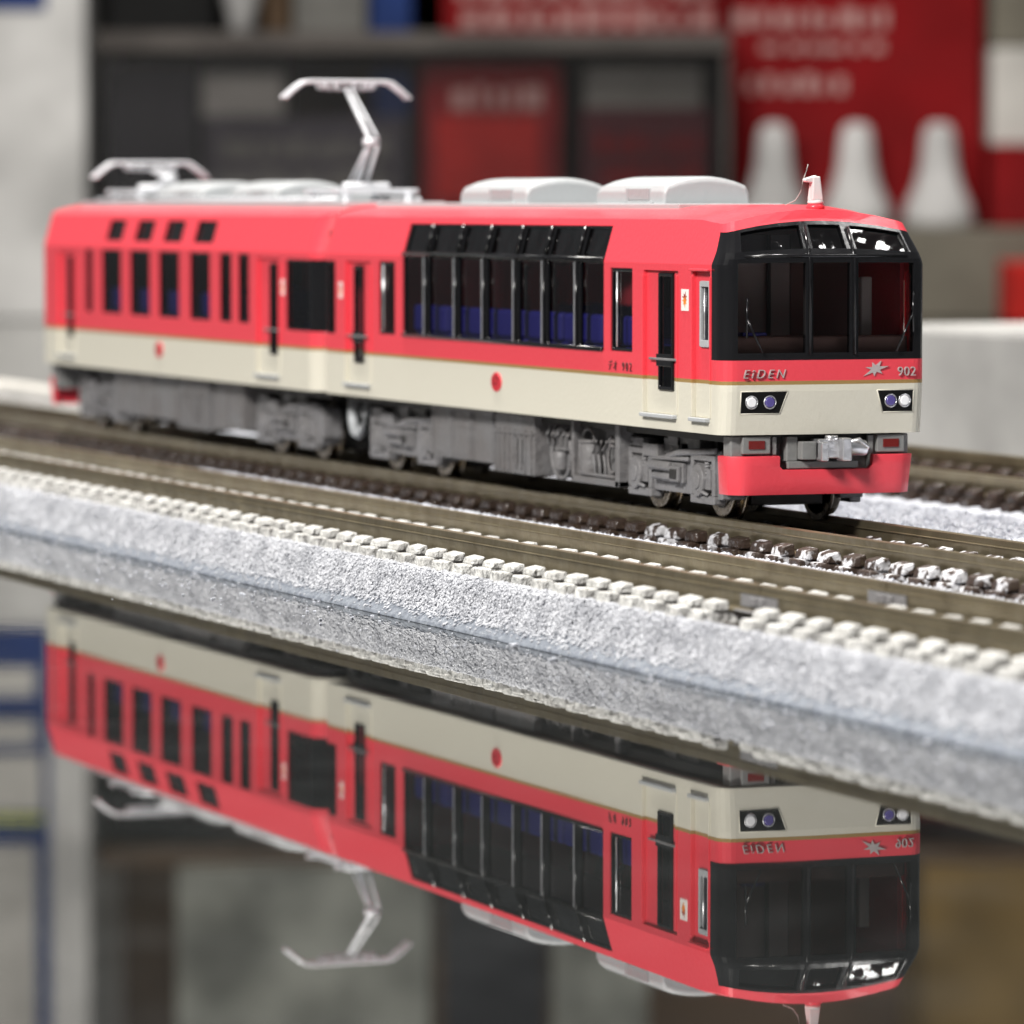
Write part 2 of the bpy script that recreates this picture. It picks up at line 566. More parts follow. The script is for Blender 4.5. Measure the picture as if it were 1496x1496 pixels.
trk2 = track('railway_track', T2Y, 'snow covered empty track nearest the table edge in front of the train', -260, 150, PITCH_S,
             lambda x, r: 'snowsleeper', 7.9, phase=1.3, joints=(56.2,), clip=0.72)
swept_snow('snow_roadbed', -260, 150, [(-10.4, 0.55), (-9.9, 1.3), (-9.4, 2.2), (-8.9, 3.3), (-8.5, 4.1), (-7.7, 4.2), (-7.2, 3.7), (7.2, 3.7), (7.7, 4.2), (9.0, 4.6), (11.0, 4.3)], 0.28, 0.2, 'snow', trk2, (0, 0, 0), freq=1.5, psteps=0.26, seed=3.0)
MB().prism([(-7.1, 3.0), (7.1, 3.0), (7.0, 4.3), (-7.0, 4.3)], 'x', -260, 150).build('ballast_core', 'sleeper', trk2)
MB().prism([(-11.3, 0.503), (-11.1, 0.75), (-10.7, 1.0), (-10.2, 1.25), (-9.7, 1.7), (-9.2, 2.2), (-9.0, 0.503)], 'x', -260, 150).build('roadbed_edge', 'edgeblue', trk2, bevel=0.2)  # blue-grey strip along the foot of the near bank, darker than the snow
def grains(name, parent, x0, x1, prof, count, m, size, seed, lean=0.35, fade=0.0):
    """Loose snow grains stuck on a bank: small faceted crystals drawn out along the slope."""
    rnd = random.Random(seed)
    seg = []
    tot = 0.0
    for a, b in zip(prof[:-1], prof[1:]):
        d = math.hypot(b[0] - a[0], b[1] - a[1])
        seg.append((tot, d, a, b)); tot += d
    vs, fs = [], []
    for _ in range(count):
        u = rnd.random()
        if fade and rnd.random() > 0.04 + sstep((u - 0.10) / fade): continue
        u *= tot
        for t0, d, a, b in seg:
            if t0 <= u <= t0 + d: break
        f = (u - t0) / d
        y, z = a[0] + (b[0] - a[0]) * f, a[1] + (b[1] - a[1]) * f
        T = Vector((0, b[0] - a[0], b[1] - a[1])).normalized()
        N = Vector((0, -T.z, T.y))
        T = (T + Vector((lean + rnd.uniform(-.5, .5), 0, 0))).normalized()
        Bn = T.cross(N).normalized()
        r = size * rnd.uniform(0.5, 1.25)
        l = r * rnd.uniform(1.0, 2.0)
        c = Vector((rnd.uniform(x0, x1), y, z)) + N * rnd.uniform(-0.05, 0.22)
        w = rnd.uniform(-.3, .3) * r
        o = len(vs)
        vs += [c + T * l, c - T * l + N * w, c + Bn * r, c - Bn * r + T * w, c + N * r * rnd.uniform(.7, 1.3) + Bn * w, c - N * r]
        fs += [(o, o + 2, o + 4), (o + 2, o + 1, o + 4), (o + 1, o + 3, o + 4), (o + 3, o, o + 4),
               (o + 2, o, o + 5), (o + 1, o + 2, o + 5), (o + 3, o + 1, o + 5), (o, o + 3, o + 5)]
    g = MB().add(vs, fs, False).build(name, m, parent, fixn=False)
    g['kind'] = 'stuff'
    return g
SL = [(-11.3, 0.7), (-10.9, 1.0), (-10.0, 1.45), (-9.4, 2.3), (-8.9, 3.4), (-8.45, 4.2), (-7.7, 4.25)]
grains('snow_grains', trk2, -120, 132, SL, 52000, 'snow', 0.108, 3, fade=0.34)
grains('snow_grains', trk2, -260, -120, SL, 9000, 'snow', 0.16, 4, fade=0.34)
grains('snow_grains', trk, -140, 132, [(-12.5, 4.5), (-10.8, 4.95), (-9.6, 4.75), (-8.3, 4.3)], 9000, 'snowb', 0.20, 5)
grains('snow_grains', trk, -70, 60, [(7.0, 4.6), (14, 4.8), (36, 4.5)], 9000, 'snowb', 0.26, 6)
trk2.location.z -= 0.5 * S
trk3 = track('railway_track', 52.5, 'canted track behind the red train with brown sleepers', X0, 60, PITCH_S,
             lambda x, r: 'sleeper', 7.6, cant=math.radians(6.0), phase=0.7)
swept_snow('snow_roadbed', X0, 60, [(-14.5, 4.4), (-7, 4.35), (7, 4.45), (9.5, 4.5), (15, 1.2), (16, -0.5)], 0.8, 0.15, 'snowb', trk3, (0, 0, 0), freq=0.9, psteps=0.7, seed=8.0)
trk3.location.z += 0.45 * S

# ------------------------------------------------------------------ rail cars
ZB, ZE, ZK, HW, LEAN = 14.6, 32.3, 28.6, 9.25, 1.05   # body bottom, roof edge, side kink, half width, lean-in
RC = 1.25

class Car:
    """Body built as sheets of cells: every cell belongs to the shell, a door, a frame or a pane."""
    def __init__(self, root, x_front, x_rear, cab_front):
        self.root, self.xf, self.xr, self.cab = root, x_front, x_rear, cab_front
        self.rc = 1.25 if cab_front else 2.2
        self.off = (root.location.x / S, root.location.y / S, root.location.z / S)
        self.rects = []            # (x0,x1,z0,z1,kind,key) on both side walls
        self.frects = []           # (y0,y1,z0,z1,kind,key) on the front end
        self.rrects = []           # same on the rear end
        self.parts = {}
    def arc(self, y):
        return ZE + 1.25 * (1 - min(1, abs(y) / (HW - LEAN)) ** 2.3)
    def farc(self, y):
        return 31.95 + 1.2 * (1 - min(1, abs(y) / (HW - LEAN)) ** 2)
    def map(self, x, y, z):
        dx = self.xf - x
        t = max(0.0, min(1.0, (z - ZK) / (ZE - ZK)))
        yy = y * (1 - t * LEAN / HW)
        zt = self.arc(yy)
        wf = w2 = 0.0
        if self.cab:
            wf = 1 - sstep((dx - 1.0) / 6.5)
            w2 = 1 - sstep((dx - 2.6) / 5.0)
        zt = zt * (1 - wf) + self.farc(yy) * wf
        zz = z if z < ZK else ZK + t * (zt - ZK)
        xx = x
        if self.cab and RC < dx < 6.5:      # the black mask tapers towards the roof
            xx += max(0.0, min(1.0, (z - 28.9) / 2.2)) * 1.15 * (1 - sstep((dx - 2.4) / 4.0)) * min(1.0, (dx - RC) / (2.4 - RC))
        if w2 > 0:
            xx -= w2 * (1.75 * max(0.0, min(1.35, (zz - 29.3) / 2.6)) + 0.4 * max(0.0, (18.2 - z) / 3.6))
            if dx < 2: xx += 0.35 * (1 - (yy / HW) ** 2) * w2        # gentle bulge of the cab end
        return (xx, yy, zz)
    def contour(self, ys):
        """Plan of the front end: near corner arc, front columns, far corner arc."""
        c = []
        n = 5
        for k in range(n + 1):
            a = math.pi / 2 * k / n
            c.append((self.xf - self.rc + self.rc * math.sin(a), -HW + self.rc - self.rc * math.cos(a)))
        for y in ys:
            c.append((self.xf, y))
        for k in range(n + 1):
            a = math.pi / 2 * (1 - k / n)
            c.append((self.xf - self.rc + self.rc * math.sin(a), HW - self.rc + self.rc * math.cos(a)))
        return c
    def put(self, key, quad, smooth=False):
        self.parts.setdefault(key, MB()).add(quad, [(0, 1, 2, 3)], smooth)
    def build_sheets(self, extra_front=()):
        zs = {ZB, ZK, ZE, 16.2, 18.4, 20.0, 30.2}
        xs = {self.xf - self.rc, self.xr + self.rc}
        x = self.xr + 4
        while x < self.xf - 3:
            xs.add(round(x, 2)); x += 9.0
        for d in (1.5, 2.0, 2.4, 3.0, 4.2, 5.6, 7.2, 9.0): xs.add(self.xf - d)
        for (a, b, c, d, k, q) in self.rects:
            xs |= {a, b}; zs |= {c, d}
        fy, ry = {0.0}, {0.0}
        for (a, b, c, d, k, q) in self.frects:
            fy |= {a, b}; zs |= {c, d}
        for (a, b, c, d, k, q) in self.rrects:
            ry |= {a, b}; zs |= {c, d}
        for y in (-6, -4, -2.2, 2.2, 4, 6): fy.add(y); ry.add(y)
        ys = sorted(v for v in (fy | ry) if abs(v) < HW - self.rc - 0.05)
        clean = lambda s: [v for i, v in enumerate(s) if i == 0 or v - s[i - 1] > 0.03]
        zs = clean(sorted(zs)); xs = clean(sorted(v for v in xs if self.xr + self.rc <= v <= self.xf - self.rc))
        def classify(rects, u, z):
            hit = ('body', 'body')
            for (a, b, c, d, k, q) in rects:
                if a - 1e-4 < u < b + 1e-4 and c - 1e-4 < z < d + 1e-4:
                    hit = (k, q)
            return hit
        def emit(kind, key, pts, nrm):
            ins = {'body': 0, 'mask': 0, 'door': 0.28, 'frame': 0.10, 'pane': 0.26, 'hole': None}[kind]
            if ins is None: return
            self.put((kind, key), [tuple(p[i] - nrm[i] * ins for i in range(3)) for p in pts])
        # side walls
        for sgn in (-1, 1):
            for xa, xb in zip(xs[:-1], xs[1:]):
                for za, zb in zip(zs[:-1], zs[1:]):
                    kind, key = classify(self.rects, (xa + xb) / 2, (za + zb) / 2)
                    pts = [self.map(xa, sgn * HW, za), self.map(xb, sgn * HW, za), self.map(xb, sgn * HW, zb), self.map(xa, sgn * HW, zb)]
                    if sgn > 0: pts = pts[::-1]
                    k2 = key if sgn < 0 or kind in ('body', 'mask') else key + '_far'
                    nl = math.hypot(1, LEAN / (ZE - ZK)) if za >= ZK else 1
                    nrm = (0, sgn / nl, (LEAN / (ZE - ZK) / nl if za >= ZK else 0))
                    emit(kind, k2, pts, nrm)
        # ends
        con = self.contour(ys)
        ends = [(con, self.frects, 1)]
        rcon = [(self.xr + (self.xf - cx), cy) for cx, cy in con]
        ends.append((rcon, self.rrects, -1))
        for c, rects, sg in ends:
            for (pa, pb) in zip(c[:-1], c[1:]):
                for za, zb in zip(zs[:-1], zs[1:]):
                    u = (pa[1] + pb[1]) / 2
                    kind, key = classify(rects, u, (za + zb) / 2)
                    pts = [self.map(pa[0], pa[1], za), self.map(pb[0], pb[1], za), self.map(pb[0], pb[1], zb), self.map(pa[0], pa[1], zb)]
                    n = (Vector(pts[1]) - Vector(pts[0])).cross(Vector(pts[3]) - Vector(pts[0]))
                    if n.length < 1e-9: continue
                    n = n.normalized() * sg
                    if sg < 0: pts = pts[::-1]
                    emit(kind, key, pts, tuple(n))
        # roof
        st = [0, 1.2, 2.4, 4, 6, 8.5, 12]
        L = self.xf - self.xr
        rows = [d for d in st] + [L - d for d in st[::-1]]
        grid = []
        for i, d in enumerate(rows):
            row = []
            for j, (cx, cy) in enumerate(con):
                if i == 0: b = (cx, cy)
                elif i == len(rows) - 1: b = rcon[j]
                else:
                    x = self.xf - self.rc - d if i < len(st) else self.xr + self.rc + (L - d)
                    b = (min(x, cx - 0.3 * i) if i < len(st) else x, cy)
                row.append(self.map(b[0], b[1], ZE))
            grid.append(row)
        for i in range(len(grid) - 1):
            for j in range(len(con) - 1):
                self.put(('body', 'body'), [grid[i][j], grid[i][j + 1], grid[i + 1][j + 1], grid[i + 1][j]], False)
    def finish(self):
        for (kind, key), mb in self.parts.items():
            if kind == 'body':
                o = mb.build('body_shell', 'paint', self.root, self.off, bevel=0.16, weld=True, solid=0.55, angle=28, seg=3)
            elif kind == 'mask':
                o = mb.build('windscreen_frame', 'black', self.root, self.off, bevel=0.14, weld=True, solid=0.6, angle=24)
            elif kind == 'door':
                o = mb.build('door', 'paint', self.root, self.off, bevel=0.07, weld=True, solid=0.4)
            elif kind == 'frame':
                o = mb.build('window_frame', 'black', self.root, self.off, bevel=0.07, weld=True, solid=0.35)
            elif kind == 'pane':
                m = 'wind' if key.startswith('ws') else ('darkglass' if key.startswith('up') or key.startswith('sky') else 'glass')
                o = mb.build('window_pane', m, self.root, self.off, weld=True)
            self.parts[(kind, key)] = o

YF = -HW          # near side face
def window(car, x0, x1, z0, z1, key, b=0.32):
    car.rects.append((x0, x1, z0, z1, 'frame', key))
    car.rects.append((x0 + b, x1 - b, z0 + b, z1 - b, 'pane', key))

def door(car, x0, x1, z0, z1, key, slot):
    car.rects.append((x0, x1, z0, z1, 'door', key))
    sx0, sx1, sz0, sz1 = slot
    car.rects.append((sx0, sx1, sz0, sz1, 'frame', key))
    car.rects.append((sx0 + 0.3, sx1 - 0.3, sz0 + 0.3, sz1 - 0.3, 'pane', key))

def box_part(car, name, m, dims, bevel=0.06, parent=None):
    return MB().box(*dims).build(name, m, parent or car.root, car.off, bevel=bevel)

def emblem(car, x, z):
    KX = 1.5
    def wide(mb):
        mb.v = [(x + (p[0] - x) * KX, p[1], p[2]) for p in mb.v]
        return mb
    e = wide(MB().cyl((x, YF - 0.04, z), 'y', 0.88, 0.12, 28)).build('round_emblem', 'red', car.root, car.off, bevel=0.03)
    wide(MB().cyl((x, YF - 0.10, z), 'y', 0.80, 0.05, 28)).build('emblem_face', 'emblemred', e, car.off)
    mb = MB()
    rnd = random.Random(int(-x))
    for k in range(7):
        a = 0.6 + k * 0.75
        r = 0.45 if k < 5 else 0.15
        mb.cyl((x + r * math.cos(a), YF - 0.125, z + r * math.sin(a)), 'y', 0.15, 0.03, 8)
    wide(mb).build('emblem_leaves', 'maroon', e, car.off)
    return e

def sticker(car, x, z, w, h):
    s = MB().box(x - w / 2, x + w / 2, YF - 0.03, YF + 0.02, z - h / 2, z + h / 2).build('leaf_sticker', 'white', car.root, car.off)
    for (m, s0, dz, dy) in (('maroon', 0.40, 0.22, 0.045), ('orange', 0.38, -0.12, 0.055)):
        mb = MB()
        poly = []
        for k in range(14):
            a = 2 * math.pi * k / 14 + 0.3
            r = (1.0 if k % 2 == 0 else 0.38) * s0 * h * (1.0 if k % 4 else 0.8)
            poly.append((x + r * math.cos(a) * w / h * 0.95, z + dz * h * 0.5 + r * math.sin(a) * 0.8))
        mb.prism(poly, 'y', YF - dy, YF - 0.03)
        mb.build('leaf_print', m, s, car.off)
    return s

def ac_unit(car, x0, x1, hw=4.1):
    """Roof cooler: arched top, sloping ends, louvre recess in the side."""
    mb = MB()
    prof = [(-hw - 0.25, 32.6), (-hw, 33.6), (-hw + 0.05, 34.7), (-hw + 0.35, 35.25)]
    for k in range(1, 8):
        y = -hw + 0.35 + (2 * hw - 0.7) * k / 8
        prof.append((y, 35.25 + 0.75 * math.sin(math.pi * k / 8) ** 0.8))
    prof += [(-y, z) for y, z in prof[:4][::-1]]
    n = len(prof)
    vs, fs = [], []
    for x, sh in ((x0, 0.0), (x0 + 0.5, 0.6), (x0 + 1.6, 1.0), (x1 - 0.9, 1.0), (x1 - 0.2, 0.8), (x1, 0.0)):
        for y, z in prof:
            vs.append((x, y * (0.97 + 0.03 * sh), 32.6 + (z - 32.6) * (0.86 + 0.14 * sh)))
    for i in range(5):
        for j in range(n - 1):
            fs.append((i * n + j, i * n + j + 1, (i + 1) * n + j + 1, (i + 1) * n + j))
    fs.append(tuple(range(n)))
    fs.append(tuple(5 * n + j for j in range(n))[::-1])
    mb.add(vs, fs, False)
    a = mb.build('air_conditioner', 'acgrey', car.root, car.off, bevel=0.22, seg=3, angle=22)
    w = (x1 - x0)
    # proud louvre frame and sunken grille on the near side
    vx0, vx1 = x0 + w * 0.50, x0 + w * 0.80
    g = MB().box(vx0, vx1, -hw - 0.10, -hw + 0.3, 33.9, 34.95).build('side_grille', 'ventgrey', a, car.off, bevel=0.04)
    fr = MB()
    fr.box(vx0 - 0.25, vx0, -hw - 0.22, -hw + 0.3, 33.6, 35.0)
    fr.box(vx0 - 0.25, vx1 + 0.9, -hw - 0.22, -hw + 0.3, 33.45, 33.85)
    fr.build('grille_frame', 'acgrey', a, car.off, bevel=0.06)
    MB().box(x0 - 0.3, x1 + 0.3, -hw - 0.55, hw + 0.55, 32.6, 33.25).build('mounting_base', 'acgrey', a, car.off, bevel=0.1)
    return a

def wheelset(bg, car, x):
    for s in (-1, 1):
        yi, yo = s * 3.75, s * 4.95
        mb = MB()
        ym = (yi + yo) / 2
        mb.cyl((x, ym, RAILZ + 2.85), 'y', 2.85, 1.2, 32)
        mb.cyl((x, s * 3.9, RAILZ + 2.85), 'y', 3.35, 0.3, 32)
        mb.build('wheel', 'steel', bg, car.off, bevel=0.1)
        MB().cyl((x, s * 5.0, RAILZ + 2.85), 'y', 2.05, 0.16, 24).build('wheel_face', 'blackwheel', bg, car.off, bevel=0.05)
    MB().cyl((x, 0, RAILZ + 2.85), 'y', 0.55, 9.5, 12).build('axle', 'blackwheel', bg, car.off)

def bogie(car, xc):
    core = MB()
    core.box(xc - 5, xc + 5, -4.6, 4.6, 10.8, 13.6)
    core.box(xc - 9.5, xc + 9.5, -3.3, 3.3, 8.3, 12.2)
    bg = core.build('bogie', 'dark', car.root, car.off, bevel=0.15)
    tb2 = MB().box(xc - 3.0, xc + 4.6, -6.0, 6.0, 12.6, 14.5)
    tb2.box(xc - 1.6, xc + 0.4, -6.3, 6.3, 13.0, 14.4)
    tb2.build('bolster', 'bogie', bg, car.off, bevel=0.1)
    for s in (-1, 1):
        y0, y1 = (-6.5, -5.5) if s < 0 else (5.5, 6.5)
        yo = s * 6.5
        def bxs(mb, x0, x1, dy0, dy1, z0, z1):
            a, b = sorted((s * dy0, s * dy1))
            return mb.box(xc + x0, xc + x1, a, b, z0, z1)
        fr = MB()
        # side beam with dropped middle
        poly = [(-10.3, 11.2), (-10.3, 12.6), (-6.2, 12.75), (-3.6, 12.0), (3.6, 12.0), (6.0, 12.6), (10.4, 13.0), (10.9, 12.4),
                (10.9, 11.2), (6.2, 10.9), (5.0, 9.0), (-4.8, 9.0), (-6.0, 10.9)]
        a, b = sorted((s * 5.4, s * 6.4))
        fr.prism([(xc + p, q) for p, q in poly], 'y', a, b)
        fr.build('side_frame', 'bogie', bg, car.off, bevel=0.12)
        for e in (-1, 1):
            ax = MB()
            cx = e * 7.0
            bxs(ax, cx - 2.6, cx + 2.6, 5.7, 6.75, 8.4, 9.1)          # tie bar
            bxs(ax, cx - 2.6, cx - 2.0, 5.7, 6.75, 9.1, 12.2)         # pedestal legs
            bxs(ax, cx + 2.0, cx + 2.6, 5.7, 6.75, 9.1, 12.2)
            bxs(ax, cx - 2.6, cx + 2.6, 5.7, 6.75, 12.0, 12.5)
            ax.build('pedestal', 'bogie', bg, car.off, bevel=0.1)
        for e in (-1, 1):
            cx = xc + e * 7.0
            bb = MB().cyl((cx - 0.5, s * 6.55, 10.35), 'y', 1.35, 1.0, 20)
            bb.cyl((cx - 0.5, s * 7.05, 10.35), 'y', 0.75, 0.25, 12)
            bb.box(cx + 0.2, cx + 1.7, *sorted((s * 5.9, s * 6.75)), 9.6, 11.3)
            bb.build('axle_box', 'bogie', bg, car.off, bevel=0.08)
            sp = MB()
            for k in range(4):
                sp.cyl((cx + 0.9, s * 6.5, 11.0 + k * 0.28), 'y', 0.1, 0.7, 8)
            sp.tube([(cx - 1.2, s * 6.75, 9.25), (cx, s * 6.95, 9.5), (cx + 1.4, s * 6.8, 9.2)], 0.16)
            sp.build('spring', 'bogie', bg, car.off)
        mid = MB()
        bxs(mid, -1.7, 2.9, 6.4, 6.8, 9.9, 11.6)
        bxs(mid, 0.6, 2.6, 6.8, 7.15, 10.0, 11.3)
        mid.cyl((xc - 1.8, s * 6.85, 11.2), 'x', 0.42, 4.6, 12)
        mid.cyl((xc - 1.6, s * 6.85, 10.3), 'x', 0.3, 4.0, 12)
        mid.build('brake_cylinder', 'bogie', bg, car.off, bevel=0.08)
        rg = MB()
        bxs(rg, 0.9, 2.3, 7.1, 7.25, 10.25, 11.05)
        rg.build('brake_cap', 'dark', bg, car.off, bevel=0.05)
        top = MB()
        bxs(top, -9.6, -6.6, 5.2, 6.6, 12.6, 13.4)
        bxs(top, -6.0, -2.6, 5.5, 6.9, 11.9, 13.0)
        bxs(top, -2.8, 0.4, 5.2, 6.2, 12.2, 13.6)
        bxs(top, 0.6, 2.2, 5.0, 6.0, 12.4, 13.3)
        top.tube([(xc - 0.8, s * 6.7, 12.0), (xc + 2.4, s * 6.9, 12.5), (xc + 6, s * 6.6, 12.7), (xc + 9.5, s * 6.4, 12.9)], 0.3)
        top.tube([(xc - 5, s * 6.6, 11.7), (xc - 1, s * 6.9, 11.9), (xc + 4, s * 6.7, 12.0)], 0.22)
        top.build('air_spring_gear', 'bogie', bg, car.off, bevel=0.1)
        gu = MB()
        poly = [(9.6, 12.9), (10.9, 12.6), (11.3, 11.6), (11.3, 9.6), (10.7, 9.5), (10.7, 8.9), (9.7, 8.8), (9.5, 10.5)]
        gu.prism([(xc + p, q) for p, q in poly], 'y', *sorted((s * 4.3, s * 6.45)))
        gu.build('rail_guard', 'bogie', bg, car.off, bevel=0.1)
    for e in (-1, 1):
        wheelset(bg, car, xc + e * 7.0)
    return bg

def equipment(car, x0, kind, x1=None):
    """Under-floor boxes on the near and far side; x0..x1 along the car."""
    yo = -7.5
    base = MB().box(x0, x1, yo, -3.2, 9.3, 14.4)
    det = MB()
    w = x1 - x0
    if kind == 'doors':
        base = MB().box(x0, x1, yo, -3.2, 9.5, 14.4)
        for f in (0.0, 0.30, 0.33, 0.62, 0.66, 0.97):
            det.box(x0 + f * w, x0 + f * w + 0.28, yo - 0.16, yo + 0.1, 9.6, 14.3)
        det.box(x0 - 0.1, x1 + 0.1, yo - 0.2, yo + 0.3, 14.0, 14.45)
        det.box(x0 + 0.36 * w, x0 + 0.6 * w, yo - 0.09, yo, 9.9, 12.5)
        det.box(x0 + 0.05 * w, x0 + 0.28 * w, yo - 0.09, yo, 9.9, 12.7)
    elif kind == 'tall':
        base = MB().box(x0, x1, yo - 0.3, -2.6, 8.9, 14.4)
        for f in (0.02, 0.12, 0.24, 0.36, 0.50, 0.78, 0.94):
            det.box(x0 + f * w, x0 + f * w + 0.25, yo - 0.52, yo - 0.2, 9.0, 13.0)
        det.box(x0, x1, yo - 0.5, yo - 0.2, 12.6, 12.8)
        det.tube([(x0 + 0.6 * w, yo - 0.5, 9.4), (x0 + 0.6 * w, yo - 0.5, 12.2), (x0 + 0.66 * w, yo - 0.5, 12.5), (x0 + 0.72 * w, yo - 0.5, 12.2), (x0 + 0.72 * w, yo - 0.5, 9.4)], 0.12)
        det.box(x0 + 0.52 * w, x0 + 0.76 * w, yo - 0.4, yo - 0.2, 9.0, 9.9)
    elif kind == 'tank':
        base = MB()
        xc = (x0 + x1) / 2
        rx = w * 0.45
        ring = [(xc + rx * math.cos(a), 11.2 + 2.2 * math.sin(a)) for a in [2 * math.pi * k / 24 for k in range(24)]]
        base.prism(ring, 'y', yo + 0.6, -2.5)
        ring2 = [(xc + rx * math.cos(a), yo + 0.3, 11.2 + 2.2 * math.sin(a)) for a in [2 * math.pi * k / 24 for k in range(25)]]
        det.tube(ring2, 0.2)
        det.cyl((xc - 0.1, yo + 0.3, 10.6), 'z', 0.75, 1.6, 14)
        det.box(xc - 1.3, xc + 1.3, yo + 0.1, yo + 0.6, 11.5, 11.8)
        for k in range(5):
            det.tube([(x0 - 0.5 + k * w * 0.24, yo + 0.2, 12.0), (x0 - 0.2 + k * w * 0.24, yo, 12.9), (x0 + k * w * 0.24, yo + 0.3, 13.7)], 0.16)
    elif kind == 'rack':
        base = MB().box(x0, x1, yo + 1.6, -2.4, 9.0, 14.4)
        base.box(x0, x0 + 0.5, yo - 0.2, yo + 1.6, 9.0, 14.4)
        base.box(x1 - 0.9, x1, yo - 0.2, yo + 1.6, 8.9, 14.4)
        base.box(x0, x1, yo - 0.2, yo + 1.6, 8.9, 9.5)
        det.cyl((x0 + 2.8, yo + 0.7, 11.1), 'z', 1.05, 2.8, 16)
        det.cyl((x0 + 2.8, yo + 0.7, 12.6), 'z', 1.2, 0.25, 16)
        arc_pts = [(x0 + 2.8 + 1.4 * math.cos(a), yo + 0.4, 12.7 + 1.0 * math.sin(a)) for a in [math.pi * k / 8 for k in range(9)]]
        det.tube(arc_pts, 0.14)
        for k in range(3):
            cx = x0 + 5.2 + k * 1.25
            det.tube([(cx, yo + 0.1, 9.6), (cx + 0.1, yo + 0.0, 10.6), (cx - 0.5, yo + 0.1, 11.6), (cx + 0.2, yo + 0.1, 12.8)], 0.15)
        cx = x1 - 2.3
        det.tube([(cx + 1.0 * math.cos(a), yo + 0.2, 11.4 + 1.5 * math.sin(a)) for a in [math.pi * 0.35 + math.pi * 1.3 * k / 10 for k in range(11)]], 0.16)
        det.tube([(cx + 0.3 + 0.9 * math.cos(a), yo + 0.0, 11.3 + 1.2 * math.sin(a)) for a in [math.pi * 0.35 + math.pi * 1.3 * k / 10 for k in range(11)]], 0.13)
        det.tube([(x0 + 1.5, yo, 9.9), (x0 + 1.8, yo, 9.75), (x1 - 1.4, yo, 9.75)], 0.16)
        det.tube([(x0 + 1.5, yo + 0.1, 12.4), (x0 + 1.5, yo, 9.9)], 0.13)
        det.tube([(x0 + 6.4, yo + 0.3, 11.9), (x0 + 8.6, yo + 0.3, 13.2)], 0.15)
    else:
        for f in (0.0, 0.48, 0.96):
            det.box(x0 + f * w, x0 + f * w + 0.3, yo - 0.15, yo + 0.1, 9.4, 13.5)
    e = base.build('equipment_box', 'under', car.root, car.off, bevel=0.1)
    det.build('box_fittings', 'under', e, car.off, bevel=0.05)
    return e

def chassis(car):
    mb = MB()
    mb.box(car.xr + 1.2, car.xf - 1.6, -7.0, 7.0, 13.8, 14.5)
    mb.box(car.xr + 6, car.xf - 28, -2.4, 2.4, 8.6, 13.7)
    mb.build('chassis', 'dark', car.root, car.off)

def interior(car, seat_x0, seat_x1):
    fl = MB().box(car.xr + 1.0, car.xf - 1.5, -8.2, 8.2, 15.0, 16.0).build('floor', 'inner', car.root, car.off)
    ce = MB().box(car.xr + 6.0, car.xf - 10, -6.5, 6.5, 31.0, 31.4).build('ceiling', 'inner', car.root, car.off)
    n = max(1, int((seat_x1 - seat_x0) / 9))
    p = (seat_x1 - seat_x0) / n
    for side in (-1, 1):
        for i in range(n):
            x = seat_x0 + i * p
            s = MB()
            a, b = sorted((side * 7.6, side * 2.4))
            s.box(x + 0.2, x + p - 0.3, a, b, 16.0, 21.3)
            if side < 0:
                s.box(x + 0.4, x + p - 0.5, -7.9, -6.9, 21.3, 23.9)
            else:
                s.box(x + 0.4, x + p - 0.5, 6.9, 7.9, 21.3, 23.9)
            s.build('seat', 'blue', car.root, car.off, bevel=0.35)
    if car.cab:
        MB().box(car.xf - 13.2, car.xf - 12.7, -8.2, 2.3, 16.0, 31.0).build('cab_partition', 'innergrey', car.root, car.off)
        MB().box(car.xf - 13.2, car.xf - 12.7, 2.4, 8.2, 16.0, 31.0).build('cab_partition', 'inner', car.root, car.off)
        MB().box(car.xf - 12.4, car.xf - 12.1, 0.0, 0.3, 16.0, 31.0).build('partition_post', 'dark', car.root, car.off)
        MB().box(car.xf - 3.6, car.xf - 1.2, -8.0, 8.0, 16.0, 22.7).build('driver_desk', 'inner', car.root, car.off, bevel=0.2)
        MB().box(car.xf - 6.0, car.xf - 5.2, 5.6, 6.6, 16.0, 27.5).build('cab_locker', 'innergrey', car.root, car.off, bevel=0.15)
        MB().box(car.xf - 12, car.xf - 2.2, 7.75, 8.1, 16.5, 29.0).build('cab_side_lining', 'red', car.root, car.off)
        MB().box(car.xf - 3.0, car.xf - 1.6, -6.8, -4.6, 22.7, 23.0).build('desk_panel', 'blue', car.root, car.off, bevel=0.08)

# ---------------------------------------------------------------- front car
c1root = empty('train_car', (-52, 0, RAILZ), 'front car of the red and cream model train with big panoramic side window', 'train car', 'cars of the red and cream train')
c1 = Car(c1root, 0.0, -102.7, True)
ZW0, ZW1 = 20.9, 28.0
# cab end mask and its six panes
for (a, b) in ((-HW, HW),):
    c1.frects.append((a, b, 20.75, 31.55, 'mask', 'mask'))
cols = ((-7.94, -1.95), (-1.3, 2.05), (2.8, 7.94))
for k, (a, b) in enumerate(cols):
    c1.frects.append((a, b, 21.35, 28.75, 'pane', 'ws%d' % k))
    c1.frects.append((a + 0.1, b - 0.1, 29.7, 31.3, 'pane', 'up%d' % k))
c1.rects.append((-2.4, 0.1, 20.75, 31.55, 'mask', 'mask'))
